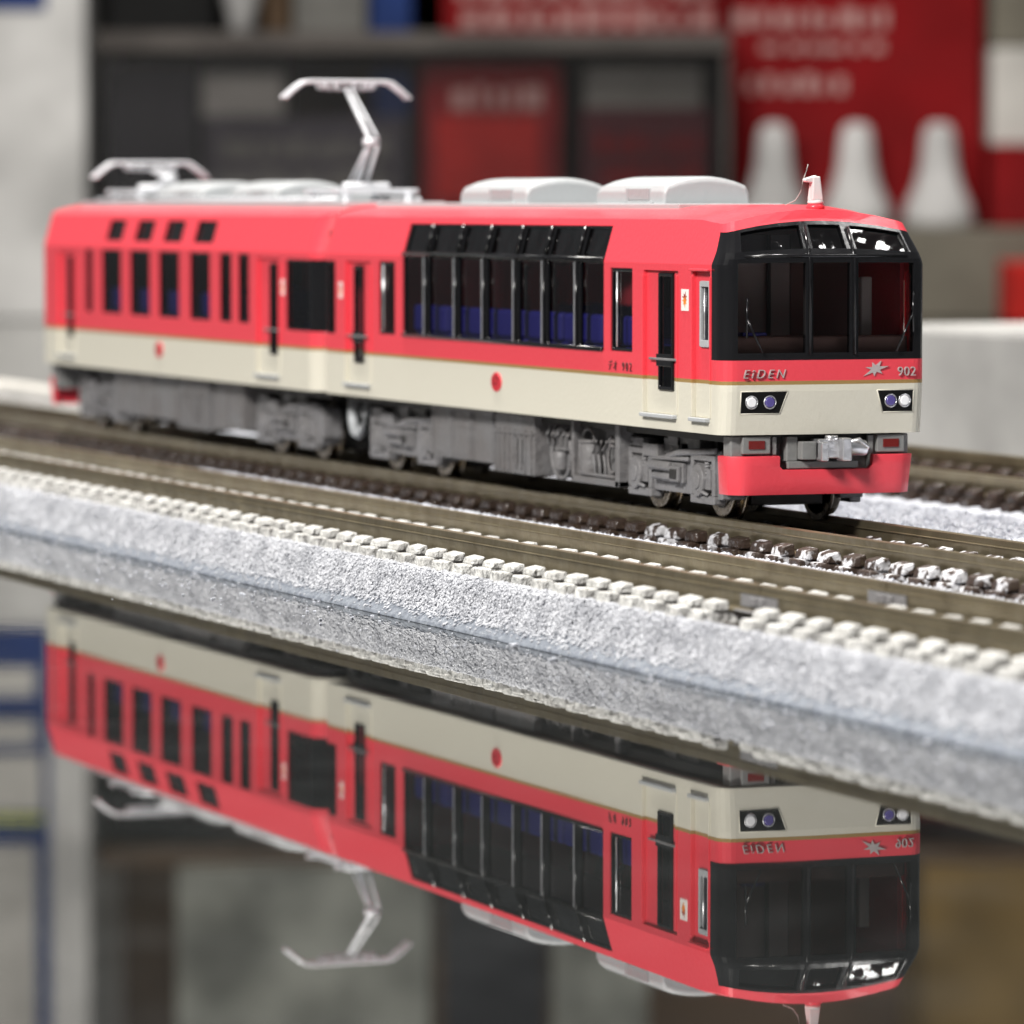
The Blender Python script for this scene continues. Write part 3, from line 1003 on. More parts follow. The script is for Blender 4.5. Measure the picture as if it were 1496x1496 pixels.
# side windows
window(c1, -24.9, -19.8, ZW0, 28.1, 'w1')
bx = [-78.9, -72.0, -63.7, -56.1, -48.0, -40.7, -32.7, -26.4]
c1.rects.append((bx[0], bx[-1], ZW0, 31.7, 'frame', 'big'))
for i, (a, b) in enumerate(zip(bx[:-1], bx[1:])):
    c1.rects.append((a + 0.4, b - 0.4, ZW0 + 0.3, 28.45, 'pane', 'bw%d' % i))
    c1.rects.append((a + 0.55, b - 0.55, 29.1, 31.45, 'pane', 'sky%d' % i))
window(c1, -85.7, -81.0, ZW0, 28.0, 'w2')
window(c1, -103.0, -98.9, 20.6, 27.9, 'w3', 0.2)
door(c1, -17.3, -9.6, 15.9, 28.0, 'd1', (-14.3, -11.1, 17.9, 27.8))
door(c1, -95.8, -88.0, 15.9, 27.9, 'd2', (-93.6, -90.9, 17.9, 27.5))
c1.rects.append((-6.4, -2.7, 15.9, 28.0, 'door', 'd3'))
c1.rects.append((-5.25, -3.2, 21.8, 27.2, 'hole', 'h'))
for s in (-1,):
    c1.rrects.append((-HW, -6.2, 20.6, 27.9, 'frame', 'w3'))
c1.build_sheets()
c1.finish()
chassis(c1)
interior(c1, -80, -20)
# fittings on the near side
for i, x in enumerate(bx[1:-1]):
    MB().tube([(x, YF - 0.12, ZW0 + 0.1), (x, YF - 0.12, 28.6)], 0.18, 10).build('mullion', 'black', c1root, c1.off)
    MB().box(x - 0.085, x + 0.085, YF - 0.36, YF - 0.2, ZW0 + 0.25, 28.5).build('mullion_strip', 'silver', c1root, c1.off, bevel=0.04)
    k = LEAN / (ZE - ZK)
    MB().tube([(x, YF + 0.45 * k - 0.05, 29.05), (x, YF + 3.0 * k - 0.05, 31.6)], 0.20, 10).build('mullion', 'black', c1root, c1.off)
MB().tube([(bx[0] + 0.25, YF - 0.02, 28.78), (bx[-1] - 0.1, YF - 0.02, 28.78)], 0.20, 10).build('window_rail', 'black', c1root, c1.off)
MB().tube([(bx[0] + 0.25, YF - 0.05, ZW0 + 0.1), (bx[-1] - 0.25, YF - 0.05, ZW0 + 0.1)], 0.18, 10).build('window_rail', 'black', c1root, c1.off)
for x in (-23.6, -84.7):
    MB().tube([(x, YF + 0.12, ZW0 + 0.4), (x, YF + 0.12, 27.8)], 0.09, 8).build('window_post', 'silver', c1root, c1.off)
# silver framed cab door window
fw = MB()
fw.box(-5.3, -5.0, YF + 0.12, YF + 0.6, 21.8, 27.2).box(-3.4, -3.15, YF + 0.12, YF + 0.6, 21.8, 27.2)
fw.box(-5.0, -3.4, YF + 0.1, YF + 0.6, 26.75, 27.25).box(-5.0, -3.4, YF + 0.1, YF + 0.6, 21.75, 22.35)
fw.build('cab_door_window_frame', 'acgrey', c1root, c1.off, bevel=0.05)
MB().box(-5.0, -3.4, YF + 0.35, YF + 0.45, 22.35, 26.75).build('window_pane', 'glass', c1root, c1.off)
MB().tube([(-4.55, YF + 0.3, 22.4), (-4.55, YF + 0.3, 26.7)], 0.1).build('window_post', 'silver', c1root, c1.off)
for (x0, x1) in ((-17.2, -9.8), (-95.6, -88.2), (-6.4, -2.7)):
    MB().box(x0, x1, YF - 0.45, YF + 0.2, 15.58, 15.9).build('door_step', 'acgrey', c1root, c1.off, bevel=0.06)
    for xx in (x0 - 0.22, x1 + 0.02):
        MB().box(xx, xx + 0.2, YF - 0.12, YF + 0.3, 15.9, 27.6).build('door_trim', 'paint', c1root, c1.off, bevel=0.05)
MB().box(-6.6, -2.6, YF - 0.35, YF + 0.1, 28.05, 28.25).build('rain_strip', 'paint', c1root, c1.off, bevel=0.06)
for x in (-12.9, -92.3):
    MB().box(x - 3.2, x + 2.9, YF - 0.02, YF + 0.12, 20.42, 20.62).build('door_handle_bar', 'bogie', c1root, c1.off, bevel=0.04)
    MB().box(x - 1.7, x + 1.6, YF + 0.05, YF + 0.4, 19.9, 20.95).build('door_slot_bridge', 'black', c1root, c1.off, bevel=0.05)
emblem(c1, -52.9, 17.3)
sticker(c1, -8.05, 25.6, 1.6, 1.8)
sticker(c1, -97.2, 25.0, 1.0, 1.6)
SIDE = Matrix(((1, 0, 0, 0), (0, 0, -1, 0), (0, 1, 0, 0), (0, 0, 0, 1)))       # text facing -Y
def side_m(x, z):
    m = SIDE.copy(); m.translation = Vector((x, YF - 0.005, z)); return m
text_part('side_number', '\u30c7\u30aa', 'printdark', c1root, c1.off, side_m(-24.2, 19.6), 0.95, 0.0, 0.09, 1.5)
text_part('side_number', '902', 'printdark', c1root, c1.off, side_m(-20.9, 19.6), 1.05, 0.0, 0.09, 1.6)
FRONT = Matrix(((0, 0, 1, 0), (1, 0, 0, 0), (0, 1, 0, 0), (0, 0, 0, 1)))       # text facing +X
def front_m(y, z):
    m = FRONT.copy(); m.translation = Vector((0.10 + 0.35 * (1 - (y / HW) ** 2), y, z)); return m
text_part('front_lettering', 'E\u00eeDEN', 'print', c1root, c1.off, front_m(-5.75, 19.6), 1.05, 0.3, 0.09, 1.42)
text_part('front_number', '902', 'print', c1root, c1.off, front_m(7.25, 19.68), 1.1, 0.0)
leaf = []
for k, r in enumerate((1.15, .42, .95, .38, .8, .36, .9, .36, 1.2, .40, .75, .33, .85, .4)):
    a = 2 * math.pi * k / 14 + 0.25
    leaf.append((4.35 + 1.05 * r * math.cos(a) + 0.15 * r * math.sin(a), 19.95 + 0.78 * r * math.sin(a)))
MB().prism(leaf, 'x', 0.10, 0.36).build('leaf_emblem', 'print', c1root, c1.off)
# headlamp clusters
def fx(y, z):
    return 0.35 * (1 - (y / HW) ** 2) - 0.4 * max(0.0, (18.2 - z) / 3.6)
for s in (-1, 1):
    if s < 0:
        po = [(-7.65, 16.35), (-7.65, 18.2), (-3.55, 18.2), (-4.2, 16.35)]
        lamps = ((-6.7, 'lens'), (-5.1, 'lensblue'))
    else:
        po = [(5.15, 16.35), (4.55, 18.2), (7.95, 18.2), (7.95, 16.35)]
        lamps = ((5.85, 'lensblue'), (7.15, 'lens'))
    n = len(po)
    hb = MB().add([(fx(y, z) - 0.9, y, z) for y, z in po] + [(fx(y, z) + 0.03, y, z) for y, z in po],
                  [(0, 1, 2, 3), (4, 5, 6, 7)] + [(i, (i + 1) % n, n + (i + 1) % n, n + i) for i in range(n)])
    h = hb.build('headlamp_housing', 'matblack', c1root, c1.off)
    rim = MB()
    for (a, b) in zip(po, po[1:] + po[:1]):
        rim.tube([(fx(*a) + 0.01, *a), (fx(*b) + 0.01, *b)], 0.05, 6)
    rim.build('housing_rim', 'paint', h, c1.off)
    for y, m in lamps:
        xo = fx(y, 17.3)
        MB().cyl((xo + 0.04, y, 17.3), 'x', 0.50, 0.24, 24, 0.40).build('headlamp', m, h, c1.off, bevel=0.06)
        MB().tube([(xo + 0.05, y + 0.52 * math.cos(a), 17.3 + 0.52 * math.sin(a)) for a in [2 * math.pi * k / 20 for k in range(21)]], 0.06, 6).build('headlamp_ring', 'silver', h, c1.off)
# windscreen mullion ribs and wipers
for y in (-1.6, 2.45):
    MB().tube([(0.36, y, 21.2), (0.36, y, 28.9), (0.2, y, 29.4), (-1.1, y * 0.96, 31.7)], 0.15, 8).build('mullion', 'black', c1root, c1.off)
MB().tube([(0.02, -7.3, 29.3), (0.30, -2, 29.35), (0.30, 2, 29.35), (0.02, 7.3, 29.3)], 0.16, 8).build('windscreen_rail', 'black', c1root, c1.off)
for y0, y1, zz in ((-7.3, -5.9, 24.2), (7.7, 6.2, 24.6)):
    w = MB().tube([(0.45, y1, 21.4), (0.5, y0, zz)], 0.10, 8)
    w.tube([(0.48, y0, zz - 1.6), (0.5, y0, zz + 1.7)], 0.09, 8)
    w.build('wiper', 'black', c1root, c1.off)
# skirt, tail lamps, coupler
def skirt(car, xf, sg):
    po = [(-8.1, 9.75), (-7.7, 9.6), (7.7, 9.6), (8.1, 9.75), (8.45, 12.8), (4.4, 12.8), (4.4, 11.95), (4.05, 11.65), (-3.65, 11.65), (-4.0, 11.95), (-4.0, 12.8), (-8.45, 12.8)]
    mb = MB()
    n = len(po)
    def X(y, z):
        return xf + sg * (-0.15 - 0.25 * (12.8 - z) / 3 - 0.9 * max(0, abs(y) - 6.6) ** 2 / 2.9)
    def refine(poly):
        out = []
        for (a, b), (c, d) in zip(poly, poly[1:] + poly[:1]):
            k = max(1, int(abs(c - a) / 1.3))
            for i in range(k):
                out.append((a + (c - a) * i / k, b + (d - b) * i / k))
        return out
    cells = []
    ysx = [-8.4, -8.2, -7.9, -7.5, -7.0, -6.4, -5.5, -4.0, -3.65, -2, 0, 2, 4.05, 4.4, 5.5, 6.4, 7.0, 7.5, 7.9, 8.2, 8.4]
    zr = [9.6, 10.6, 11.65, 11.95, 12.8]
    def V(y, z):
        return (X(y, z), y * (1 - 0.03 * (12.8 - z) / 3.2 * (abs(y) > 7.6)), z)
    for a, b in zip(ysx[:-1], ysx[1:]):
        m_ = (a + b) / 2
        for z0, z1 in zip(zr[:-1], zr[1:]):
            if z0 > 11.6 and -3.65 < m_ < 4.05: continue
            if z0 > 11.9 and -4.0 < m_ < 4.4: continue
            q = [V(a, z0), V(b, z0), V(b, z1), V(a, z1)]
            if z0 > 11.6 and -4.0 < m_ < -3.65: q = [q[0], q[1], q[3]]
            elif z0 > 11.6 and 4.05 < m_ < 4.4: q = [q[0], q[1], q[2]]
            cells.append(q)
    for y, d in ((-8.4, 1), (8.4, -1)):
        for z0, z1 in zip(zr[:-1], zr[1:]):
            p0, p1 = V(y, z0), V(y, z1)
            rt = 1.9 if sg > 0 else 0.4
            q = [(p0[0] - sg * rt, p0[1], z0), p0, p1, (p1[0] - sg * rt, p1[1], z1)]
            cells.append(q if d > 0 else q[::-1])
    for q in cells:
        mb.add(q if sg > 0 else q[::-1], [tuple(range(len(q)))], True)
    sk = mb.build('skirt', 'red', car.root, car.off, weld=True, solid=0.6, bevel=0.12, angle=40)
    br = MB()
    for a, b in ((-8.1, -4.3), (4.7, 8.0)):
        x0, x1 = sorted((xf - sg * 2.6, xf - sg * 1.0))
        br.box(x0, x1, a, b, 11.5, 14.5)
    br.box(*sorted((xf - sg * 3.0, xf - sg * 2.2)), -4.3, 4.7, 11.4, 14.5)
    brk = br.build('skirt_bracket', 'skirtgrey', sk, car.off, bevel=0.12)
    ch = MB().box(*sorted((xf - sg * 0.9, xf - sg * 0.45)), -3.2, 3.2, 11.75, 12.35).build('coupler_tray', 'skirtgrey', sk, car.off, bevel=0.08)
    MB().box(*sorted((xf - sg * 2.1, xf - sg * 0.7)), -3.2, -2.2, 12.35, 14.4).build('tray_post', 'skirtgrey', sk, car.off, bevel=0.08)
    for y in (-6.0, 6.15):
        f = MB().box(*sorted((xf - sg * 1.0, xf - sg * 0.45)), y - 1.25, y + 1.25, 13.0, 14.45).build('tail_lamp', 'skirtgrey', sk, car.off, bevel=0.08)
        MB().box(*sorted((xf - sg * 0.5, xf - sg * 0.36)), y - 0.72, y + 0.72, 13.4, 14.1).build('tail_lamp_lens', 'redlens', sk, car.off, bevel=0.03)
        MB().box(*sorted((xf - sg * 1.0, xf - sg * 0.7)), (y + 1.5 if y < 0 else y - 2.0), (y + 1.9 if y < 0 else y - 1.5), 12.9, 14.4).build('bracket_rib', 'skirtgrey', sk, car.off, bevel=0.05)
    return sk
skirt(c1, 0.0, 1)
cp = MB().box(-1.2, 0.6, -0.9, 1.5, 12.6, 14.2).build('coupler', 'silver', c1root, c1.off, bevel=0.12)
MB().box(0.1, 1.3, -0.9, -0.25, 12.4, 14.0).build('coupler_jaw', 'silver', cp, c1.off, bevel=0.12)
MB().box(0.1, 1.5, 0.9, 1.75, 12.4, 14.3).build('coupler_jaw', 'silver', cp, c1.off, bevel=0.12)
MB().cyl((0.3, 0.4, 14.25), 'z', 0.55, 0.45, 16).build('coupler_pin', 'silver', cp, c1.off, bevel=0.06)
hose = MB().cyl((0.0, 2.8, 13.4), 'y', 0.65, 1.6, 16)
hose.tube([(0.2, 2.0, 13.9), (0.6, 2.8, 14.1), (0.5, 3.6, 13.5), (0.0, 3.5, 12.9)], 0.22)
hose.build('coupler_hose', 'silver', cp, c1.off, bevel=0.05)
MB().box(-0.9, 0.2, -2.2, -0.9, 12.5, 14.0).build('coupler_block', 'skirtgrey', cp, c1.off, bevel=0.08)
# underfloor
bogie(c1, -17.3)
bogie(c1, -86.0)
equipment(c1, -75.0, 'doors', -58.2)
equipment(c1, -57.2, 'tall', -47.2)
equipment(c1, -44.4, 'tank', -39.0)
equipment(c1, -38.2, 'rack', -26.8)
# roof
MB().box(-99, -20, -4.9, 4.9, 32.6, 33.62).build('roof_board', 'acgrey', c1root, c1.off, bevel=0.1)
ac_unit(c1, -77.0, -59.0)
ac_unit(c1, -41.5, -25.4)
an = MB().lathe((-4.0, 0.8, 33.1), [(0.78, 0), (0.80, 0.35), (0.62, 0.5)], 20).build('antenna_base', 'red', c1root, c1.off)
am = MB()
am.lathe((-4.0, 0.8, 33.6), [(0.66, 0), (0.70, 0.2), (0.58, 0.35)], 20)
am.hexa([(-4.6, 0.3, 33.9), (-3.5, 0.3, 33.9), (-3.5, 1.3, 33.9), (-4.6, 1.3, 33.9)], [(-4.35, 0.45, 35.9), (-3.65, 0.45, 35.9), (-3.65, 1.1, 35.9), (-4.35, 1.1, 35.9)])
am.hexa([(-4.3, -0.3, 35.45), (-3.7, -0.3, 35.45), (-3.7, 0.8, 35.35), (-4.3, 0.8, 35.35)], [(-4.3, -0.3, 35.7), (-3.7, -0.3, 35.7), (-3.7, 0.8, 36.0), (-4.3, 0.8, 36.0)])
am.build('antenna_mast', 'antenna', an, c1.off, bevel=0.1)
MB().tube([(-4.4, -1.8, 33.5), (-4.3, -0.9, 33.9), (-4.2, -0.45, 34.6), (-4.1, -0.3, 35.6), (-4.1, 0.0, 36.3), (-4.1, 0.15, 36.9)], 0.035, 5).build('loose_fibre', 'hair', an, c1.off)

# ---------------------------------------------------------------- second car
c2root = empty('train_car', (-157, 0, RAILZ), 'rear car of the red and cream model train with pantographs on its roof', 'train car', 'cars of the red and cream train')
c2 = Car(c2root, -105.2, -208.6, False)
for i, (a, b) in enumerate(((-189.1, -186.3), (-182.3, -174.5), (-171.0, -163.2), (-159.8, -152.0), (-148.2, -140.8), (-137.4, -133.2), (-130.9, -127.1))):
    window(c2, a, b, ZW0 + 0.1, 28.3, 'v%d' % i, 0.25)
for i, (a, b) in enumerate(((-181.5, -174.9), (-170.2, -163.4), (-159.0, -152.0), (-147.6, -140.4))):
    window(c2, a, b, 29.3, 31.7, 'sky%d' % i, 0.15)
window(c2, -114.7, -105.4, 20.6, 27.9, 'w9', 0.2)
c2.frects.append((-HW, -5.2, 20.6, 27.9, 'frame', 'w9'))
door(c2, -124.4, -116.6, 15.9, 27.9, 'e1', (-120.5, -118.2, 18.0, 27.4))
door(c2, -200.8, -193.4, 15.9, 27.9, 'e2', (-197.0, -195.0, 18.0, 27.4))
c2.rrects.append((-7.6, 7.6, 20.8, 28.5, 'frame', 'w10'))
c2.build_sheets()
c2.finish()
chassis(c2)
interior(c2, -190, -128)
for (x0, x1) in ((-124.3, -116.8), (-200.6, -193.6)):
    MB().box(x0, x1, YF - 0.45, YF + 0.2, 15.58, 15.9).build('door_step', 'acgrey', c2root, c2.off, bevel=0.06)
    for xx in (x0 - 0.22, x1 + 0.02):
        MB().box(xx, xx + 0.2, YF - 0.12, YF + 0.3, 15.9, 27.6).build('door_trim', 'paint', c2root, c2.off, bevel=0.05)
for x in (-119.4, -196.0):
    MB().box(x - 2.8, x + 2.6, YF - 0.02, YF + 0.12, 20.42, 20.62).build('door_handle_bar', 'bogie', c2root, c2.off, bevel=0.04)
emblem(c2, -159.6, 17.4)
sticker(c2, -115.7, 25.0, 1.0, 1.6)
bogie(c2, -122.6)
bogie(c2, -191.0)
skirt(c2, -208.6, -1)
equipment(c2, -183.0, 'doors', -158.0)
equipment(c2, -157.0, 'tall', -146.0)
equipment(c2, -145.0, 'plain', -134.5)
MB().box(-204, -107, -5.4, 5.4, 32.4, 33.75).build('roof_board', 'acgrey', c2root, c2.off, bevel=0.1)
ac_unit(c2, -178.0, -161.0)
ac_unit(c2, -150.5, -134.0)

def pantograph(car, xb, raised, sg=1):
    b = MB()
    for s in (-1, 1):
        b.box(xb - 6, xb + 6, s * 3.4 - 0.3, s * 3.4 + 0.3, 34.5, 35.05)
        for x in (xb - 5.4, xb + 5.4):
            b.lathe((x, s * 3.4, 33.6), [(0.55, 0), (0.65, 0.2), (0.4, 0.35), (0.6, 0.55), (0.4, 0.7), (0.5, 0.95)], 12)
    for x in (xb - 4.5, xb + 4.5):
        b.box(x - 0.35, x + 0.35, -4.6, 4.6, 34.6, 35.1)
    b.cyl((xb + 1.5, 0, 35.3), 'y', 0.45, 5.0, 12)
    b.box(xb - 3.5, xb + 1.0, -0.7, 0.7, 34.8, 35.6)
    p = b.build('pantograph', 'panto', car.root, car.off, bevel=0.08)
    if raised:
        foot, knee, head = (xb - 2.0, 0, 35.1), (xb + 3.2, 0, 39.9), (xb - 4.8, 0, 45.5)
    else:
        foot, knee, head = (xb - 3.0, 0, 35.1), (xb + 5.6, 0, 36.4), (xb - 2.2, 0, 37.5)
    lo = MB()
    lo.tube([foot, knee], [0.34, 0.27], 10)
    lo.tube([(foot[0] + 1.6, 0.55, foot[2] + 0.1), (knee[0] + 0.5, 0.55, knee[2] - 0.5)], 0.2, 8)
    lo.cyl(knee, 'y', 0.42, 1.6, 14)
    lo.tube([(foot[0] - 0.8, -0.7, foot[2]), (knee[0] - 0.4, -0.5, knee[2] - 0.8)], 0.13, 8)
    lo.build('lower_arm', 'panto', p, car.off)
    up = MB()
    up.tube([knee, head], [0.27, 0.22], 10)
    up.tube([(knee[0] + 0.6, 0.5, knee[2] + 0.5), (head[0] + 0.3, 0.5, head[2])], 0.14, 8)
    up.build('upper_arm', 'panto', p, car.off)
    hd = MB()
    z = head[2] + 0.7
    for dx in (-0.75, 0.75):
        hd.tube([(head[0] + dx, -6.9, z - 1.7), (head[0] + dx, -6.0, z - 0.9), (head[0] + dx, -4.9, z - 0.1), (head[0] + dx, -4.2, z + 0.05),
                 (head[0] + dx, 4.2, z + 0.05), (head[0] + dx, 4.9, z - 0.1), (head[0] + dx, 6.0, z - 0.9), (head[0] + dx, 6.9, z - 1.7)], 0.21, 8)
    hd.box(head[0] - 0.9, head[0] + 0.9, -3.0, -2.5, z - 0.6, z)
    hd.box(head[0] - 0.9, head[0] + 0.9, 2.5, 3.0, z - 0.6, z)
    hd.box(head[0] - 0.25, head[0] + 0.25, -3.0, 3.0, z - 0.8, z - 0.5)
    for yy in (-2.2, -1.1, 1.1, 2.2):
        hd.tube([(head[0] - 0.75, yy, z - 0.05), (head[0], yy * 0.8, z - 0.9), (head[0] + 0.75, yy, z - 0.05)], 0.1, 6)
    hd.build('contact_head', 'panto', p, car.off, bevel=0.05)
    return p
pantograph(c2, -117.8, True)
pantograph(c2, -191.5, False)
for x in (-131, -128.5, -126):
    MB().box(x, x + 1.6, -3.6, 3.6, 33.7, 34.6).build('roof_resistor', 'acgrey', c2root, c2.off, bevel=0.12)
for y in (-4.6, 4.4):
    MB().tube([(-200, y, 34.0), (-112, y, 34.0)], 0.2, 8).build('roof_cable', 'panto', c2root, c2.off)
g = MB().box(-104.9, -102.9, -7.9, 7.9, 15.6, 31.0).build('gangway_shade_seam', 'dark', c2root, c2.off, bevel=0.3)  # gangway made wide and dark to stand for the shade in the joint
cl = MB().box(-108, -100.5, -0.8, 0.8, 11.6, 13.2)
cl.build('drawbar', 'dark', c2root, c2.off, bevel=0.1)
MB().tube([(-101.6, -6.4, 14.2), (-101.4, -6.5, 11.8), (-100.6, -6.6, 10.7), (-99.4, -6.6, 10.5), (-98.4, -6.5, 11.2), (-98.0, -6.4, 12.6), (-98.0, -6.3, 14.2)], [0.6, 0.6, 0.5, 0.5, 0.45, 0.4, 0.4], 10).build('coupler_hanger', 'acgrey', c1root, c1.off)

c1root.location.y += 0.3 * S
c2root.location.y += 0.3 * S

# ------------------------------------------------------------------ loose crumbs on the table
rnd = random.Random(5)
cr = MB()
for k in range(420):
    x = rnd.uniform(-150, 130)
    y = T2Y - 11.4 - abs(rnd.gauss(0, 5.0)) 
    r = rnd.uniform(0.03, 0.12) * (2.2 if k % 37 == 0 else 1)
    cr.box(x - r, x + r * rnd.uniform(.6, 2.0), y - r, y + r, 0.0, r * 1.1)
tag(cr.build('snow_crumbs', 'snowb', bevel=0.02), 'tiny white snow crumbs scattered on the table edge', None, kind='stuff')

# ------------------------------------------------------------------ display behind (blurred), in its own frame
BO = Vector((CAMP.x, CAMP.y, 0)) + Vector((math.cos(YAW), math.sin(YAW), 0)) * 1500
BROT = YAW - math.pi / 2                     # local x = to the right seen from the train, local y = away
def B(name, m, dims, label, cat, bevel=0.8, group=None, kind=None):
    o = MB().box(*dims).build(name, m, None, (0, 0, 0), bevel=bevel)
    o.location = BO * S
    o.rotation_euler = (0, 0, BROT)
    tag(o, label, cat, group, kind)
    return o
def BP(parent, name, m, mb):
    o = mb.build(name, m, parent, (0, 0, 0), bevel=0.2)
    return o
def flat(name, col, rough=0.55, var=0.62):
    return mat(name, col, 0.8, spec=0.2, bump=0.1, bscale=8, colvar=tuple(c * var for c in col), cvscale=3.5)
M['wallw'] = flat('off_white_cabinet', (0.66, 0.65, 0.63))
M['navy'] = flat('navy_card', (0.02, 0.045, 0.17))
M['boxblack'] = flat('black_card', (0.008, 0.008, 0.008))
M['boxdark'] = flat('charcoal_card', (0.022, 0.022, 0.028))
M['boxgrey'] = flat('grey_card', (0.20, 0.195, 0.18))
M['boxpurple'] = flat('mauve_grey_card', (0.075, 0.07, 0.085))
M['brown'] = flat('brown_wood', (0.10, 0.062, 0.035))
M['ochre'] = flat('ochre_card', (0.24, 0.155, 0.05))
M['redcard'] = flat('red_card', (0.22, 0.004, 0.006))
M['redbright'] = flat('bright_red_card', (0.50, 0.02, 0.015))
M['marooncard'] = flat('maroon_card', (0.085, 0.018, 0.024))
M['palecard'] = flat('pale_card', (0.60, 0.58, 0.54))
M['palegreen'] = flat('pale_green_grey_card', (0.36, 0.37, 0.33), var=0.35)
M['olive'] = flat('olive_grey_board', (0.18, 0.165, 0.13))
M['printw'] = flat('pale_print', (0.50, 0.30, 0.28))
M['bottle'] = flat('white_bottle_plastic', (0.60, 0.59, 0.58))
M['foam'] = flat('white_foam', (0.46, 0.455, 0.44))
M['yellow'] = flat('yellow_green_print', (0.55, 0.58, 0.12))
M['acryl'] = glass('acrylic_sheet', (0.86, 0.85, 0.85), 1.24, 0.3)
M['edge'] = flat('frosted_acrylic_edge', (0.11, 0.098, 0.09))

bk = B('back_wall', 'brown', (-500, 500, 130, 140, 0, 330), 'dark brown wall behind the display', None, kind='structure')
cab_ = B('white_cabinet', 'wallw', (-420, -121, -20, 110, 0, 300), 'tall off white cabinet at the left edge of the display', 'cabinet')
po = B('blue_poster', 'navy', (-240, -132, -21.4, -20.2, 88, 290), 'navy bordered white notice on the off white cabinet', 'poster', 0.1)
for (z0, z1, m, x1) in ((99, 107, 'palecard', -136), (114, 121, 'palecard', -136), (124, 140, 'palecard', -134), (141, 143.5, 'yellow', -134), (150, 208, 'palecard', -136), (212, 280, 'palecard', -136)):
    BP(po, 'printed_panel', m, MB().box(-236, x1, -22.2, -21.6, z0, z1))
# acrylic case and its contents
case = empty('acrylic_case', (0, 0, 0), 'clear acrylic case over the dark boxes in the background', 'display case')
case.location = BO * S
case.rotation_euler = (0, 0, BROT)
BP(case, 'top_panel', 'edge', MB().box(-118.5, 62, -12, 70, 76.5, 81.8))
BP(case, 'front_panel', 'acryl', MB().box(-118, 60.5, -11.5, -10, 0.2, 75.3))
BP(case, 'side_panel', 'edge', MB().box(60.6, 62, -12, 70, 0.2, 75.4))
B('dark_box', 'boxdark', (-117, -91, 5, 60, 0, 73), 'charcoal box at the left end inside the acrylic case', 'box')
gb = B('low_dark_box', 'boxpurple', (-89, -30, 10, 60, 0, 58), 'wide mauve grey box inside the acrylic case', 'box')
BP(gb, 'printed_panel', 'boxdark', MB().box(-80, -40, 9.2, 9.9, 8, 24))
B('pale_carton', 'palecard', (-90, -66, 12, 55, 58.2, 74.5), 'pale carton on top of the mauve grey box in the case', 'carton')
B('navy_carton', 'navy', (-40, -29.5, 12, 55, 58.2, 74.5), 'small navy carton on top of the mauve grey box in the case', 'carton')
rb = B('red_box', 'redcard', (-26, 14, 2, 60, 0, 74), 'dark red box in the middle of the acrylic case', 'box')
BP(rb, 'printed_panel', 'redbright', MB().box(-22, 8, 1.2, 1.9, 34, 58))
mb_ = B('maroon_box', 'marooncard', (20, 57, 2, 60, 0, 60), 'maroon box at the right end inside the acrylic case', 'box')
B('flat_carton', 'boxgrey', (21, 55, 4, 58, 60.2, 73), 'flat grey carton lying on the maroon box in the case', 'carton')
# things on top of the case
B('black_box', 'boxblack', (-117, -86, 5, 60, 82.2, 150), 'black box standing on the left end of the acrylic case', 'box')
o = MB().lathe((-78.5, 20, 82.2), [(4.0, 0), (4.2, 6), (6.5, 12), (8.0, 20), (8.0, 42), (3, 48), (3, 54)], 28).build('white_vase', 'bottle')
o.location = BO * S; o.rotation_euler = (0, 0, BROT)
tag(o, 'white narrow footed bottle on the case beside the black box', 'bottle')
B('brown_box', 'brown', (-71.5, -64, 10, 50, 82.2, 125), 'slim brown box on the case beside the white bottle', 'box')
B('grey_box', 'boxgrey', (-63, -42, 8, 55, 82.2, 122), 'grey box on the acrylic case beside the navy box', 'box')
B('navy_box', 'navy', (-41, -29, 8, 55, 82.2, 130), 'upright navy box on the acrylic case', 'box')
tr = B('tall_red_box', 'redcard', (-20, 61, 14, 60, 82.2, 150), 'wide red box with pale print on top of the acrylic case', 'box')
# upper goods on a shelf
sh = B('wall_shelf', 'brown', (-120, 300, -5, 129, 152, 158), 'brown wooden shelf fixed above the acrylic case', 'shelf')
B('pale_green_carton', 'palegreen', (-98, -24, 10, 80, 158.2, 215), 'pale green grey carton on the brown shelf above', 'carton')
B('dark_carton', 'boxdark', (-20, 10, 20, 80, 158.2, 230), 'charcoal carton on the brown shelf above', 'carton')
B('grey_carton', 'palegreen', (12, 40, 12, 80, 158.2, 225), 'upright grey carton on the brown shelf above', 'carton')
B('dark_crate', 'boxdark', (44, 116, 15, 90, 158.2, 175), 'low charcoal crate on the brown shelf above', 'crate')
B('ochre_carton', 'ochre', (120, 210, 10, 90, 158.2, 240), 'ochre carton at the right of the brown shelf above', 'carton')
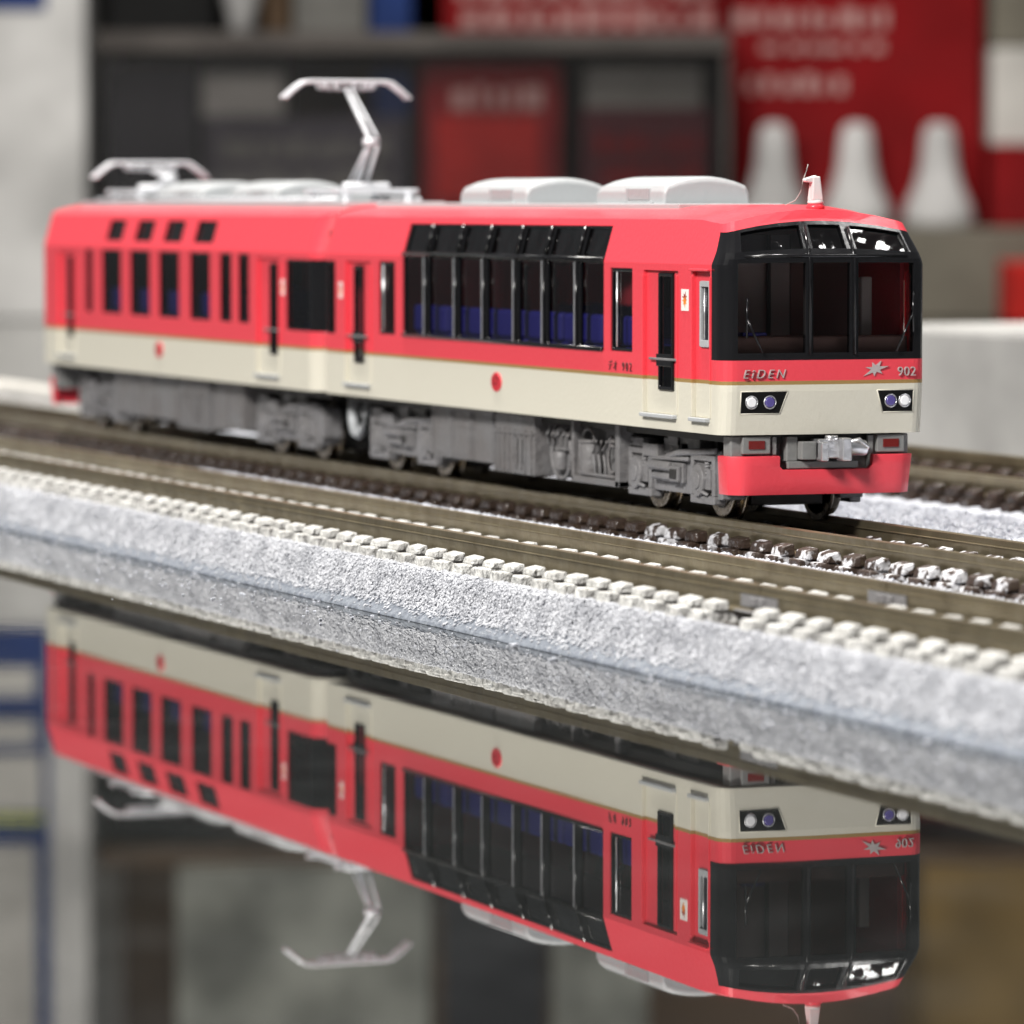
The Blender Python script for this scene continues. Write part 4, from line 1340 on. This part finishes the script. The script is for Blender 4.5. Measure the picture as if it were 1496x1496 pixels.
# red panel on a plinth with white bottles
B('grey_plinth', 'olive', (62.5, 330, -30, 100, 0, 26), 'low olive grey plinth at the right of the display', 'plinth')
rp = B('red_display_panel', 'redcard', (63, 137, 20, 60, 26.2, 151), 'big red display box with pale lines of print behind the bottles', 'box')
rp_rnd = random.Random(21)
def print_rows(parent, a, b, z0, z1, yf, m, rows):
    for r in range(rows):
        zz = z0 + (z1 - z0) * r / rows
        h = (z1 - z0) / rows * 0.68
        x = a + rp_rnd.uniform(0, 3)
        while x < b - 2:
            w = min(rp_rnd.uniform(2.0, 6.0), b - x)
            BP(parent, 'printed_patch', m, MB().box(x, x + w, yf - 0.8, yf - 0.1, zz, zz + h * rp_rnd.uniform(0.7, 1)))
            x += w + rp_rnd.uniform(0.8, 3.0)
print_rows(rp, 64, 112, 84, 92, 20, 'printw', 1)
print_rows(rp, 72, 108, 77, 81.5, 20, 'printw', 1)
print_rows(rp, 66, 97, 65, 73, 20, 'printw', 1)
print_rows(tr, -16, 58, 84, 100, 14, 'printw', 2)
print_rows(gb, -86, -33, 28, 55, 10, 'boxgrey', 3)
print_rows(rb, -24, 12, 8, 30, 2, 'marooncard', 3)
print_rows(rb, -20, 10, 60, 72, 2, 'printw', 1)
print_rows(mb_, 24, 54, 30, 56, 2, 'redcard', 3)
for k, a in enumerate((75.5, 99.3, 123)):
    o = MB().lathe((a, 4, 26.2), [(10.2, 0), (10.2, 3), (9.2, 7), (6.8, 12), (5.4, 18), (4.8, 25), (4.2, 28), (3.0, 29.5), (1.2, 30)], 28).build('white_bottle', 'bottle')
    o.location = BO * S; o.rotation_euler = (0, 0, BROT)
    tag(o, ('white tapered bottle before the red box, leftmost of three', 'white tapered bottle before the red box, middle of three', 'white tapered bottle before the red box, rightmost of three')[k], 'bottle', 'white bottles before the red box')
B('side_grey_box', 'palecard', (138.5, 190, 10, 60, 50, 78), 'pale grey carton on the red carton at the right edge', 'carton')
B('side_red_box', 'redcard', (138.5, 190, 5, 60, 26.2, 49.8), 'red carton on the plinth at the right edge', 'carton')
B('top_olive_box', 'olive', (138.5, 190, 10, 60, 78.2, 120), 'olive carton on the pale grey carton at the right edge', 'carton')
B('small_red_box', 'redbright', (137, 180, -60, -31, 0, 17), 'small bright red carton on the table before the plinth', 'carton')
# low white block close behind the tracks
fb = MB().prism([(-250, 0.1), (-60, 0.1), (-60, 17.2), (-250, 17.2)], 'y', 118, 190).build('foam_block', 'foam', bevel=0.8)
tag(fb, 'low white foam block lying behind the tracks at the right', 'foam block')

wb = MB().box(-420, -277, 12.5, 17.5, 4.4, 8.6).build('white_bar', 'palecard', bevel=0.7)
tag(wb, 'white bar lying beside the rail at the far left behind the train', 'bar')
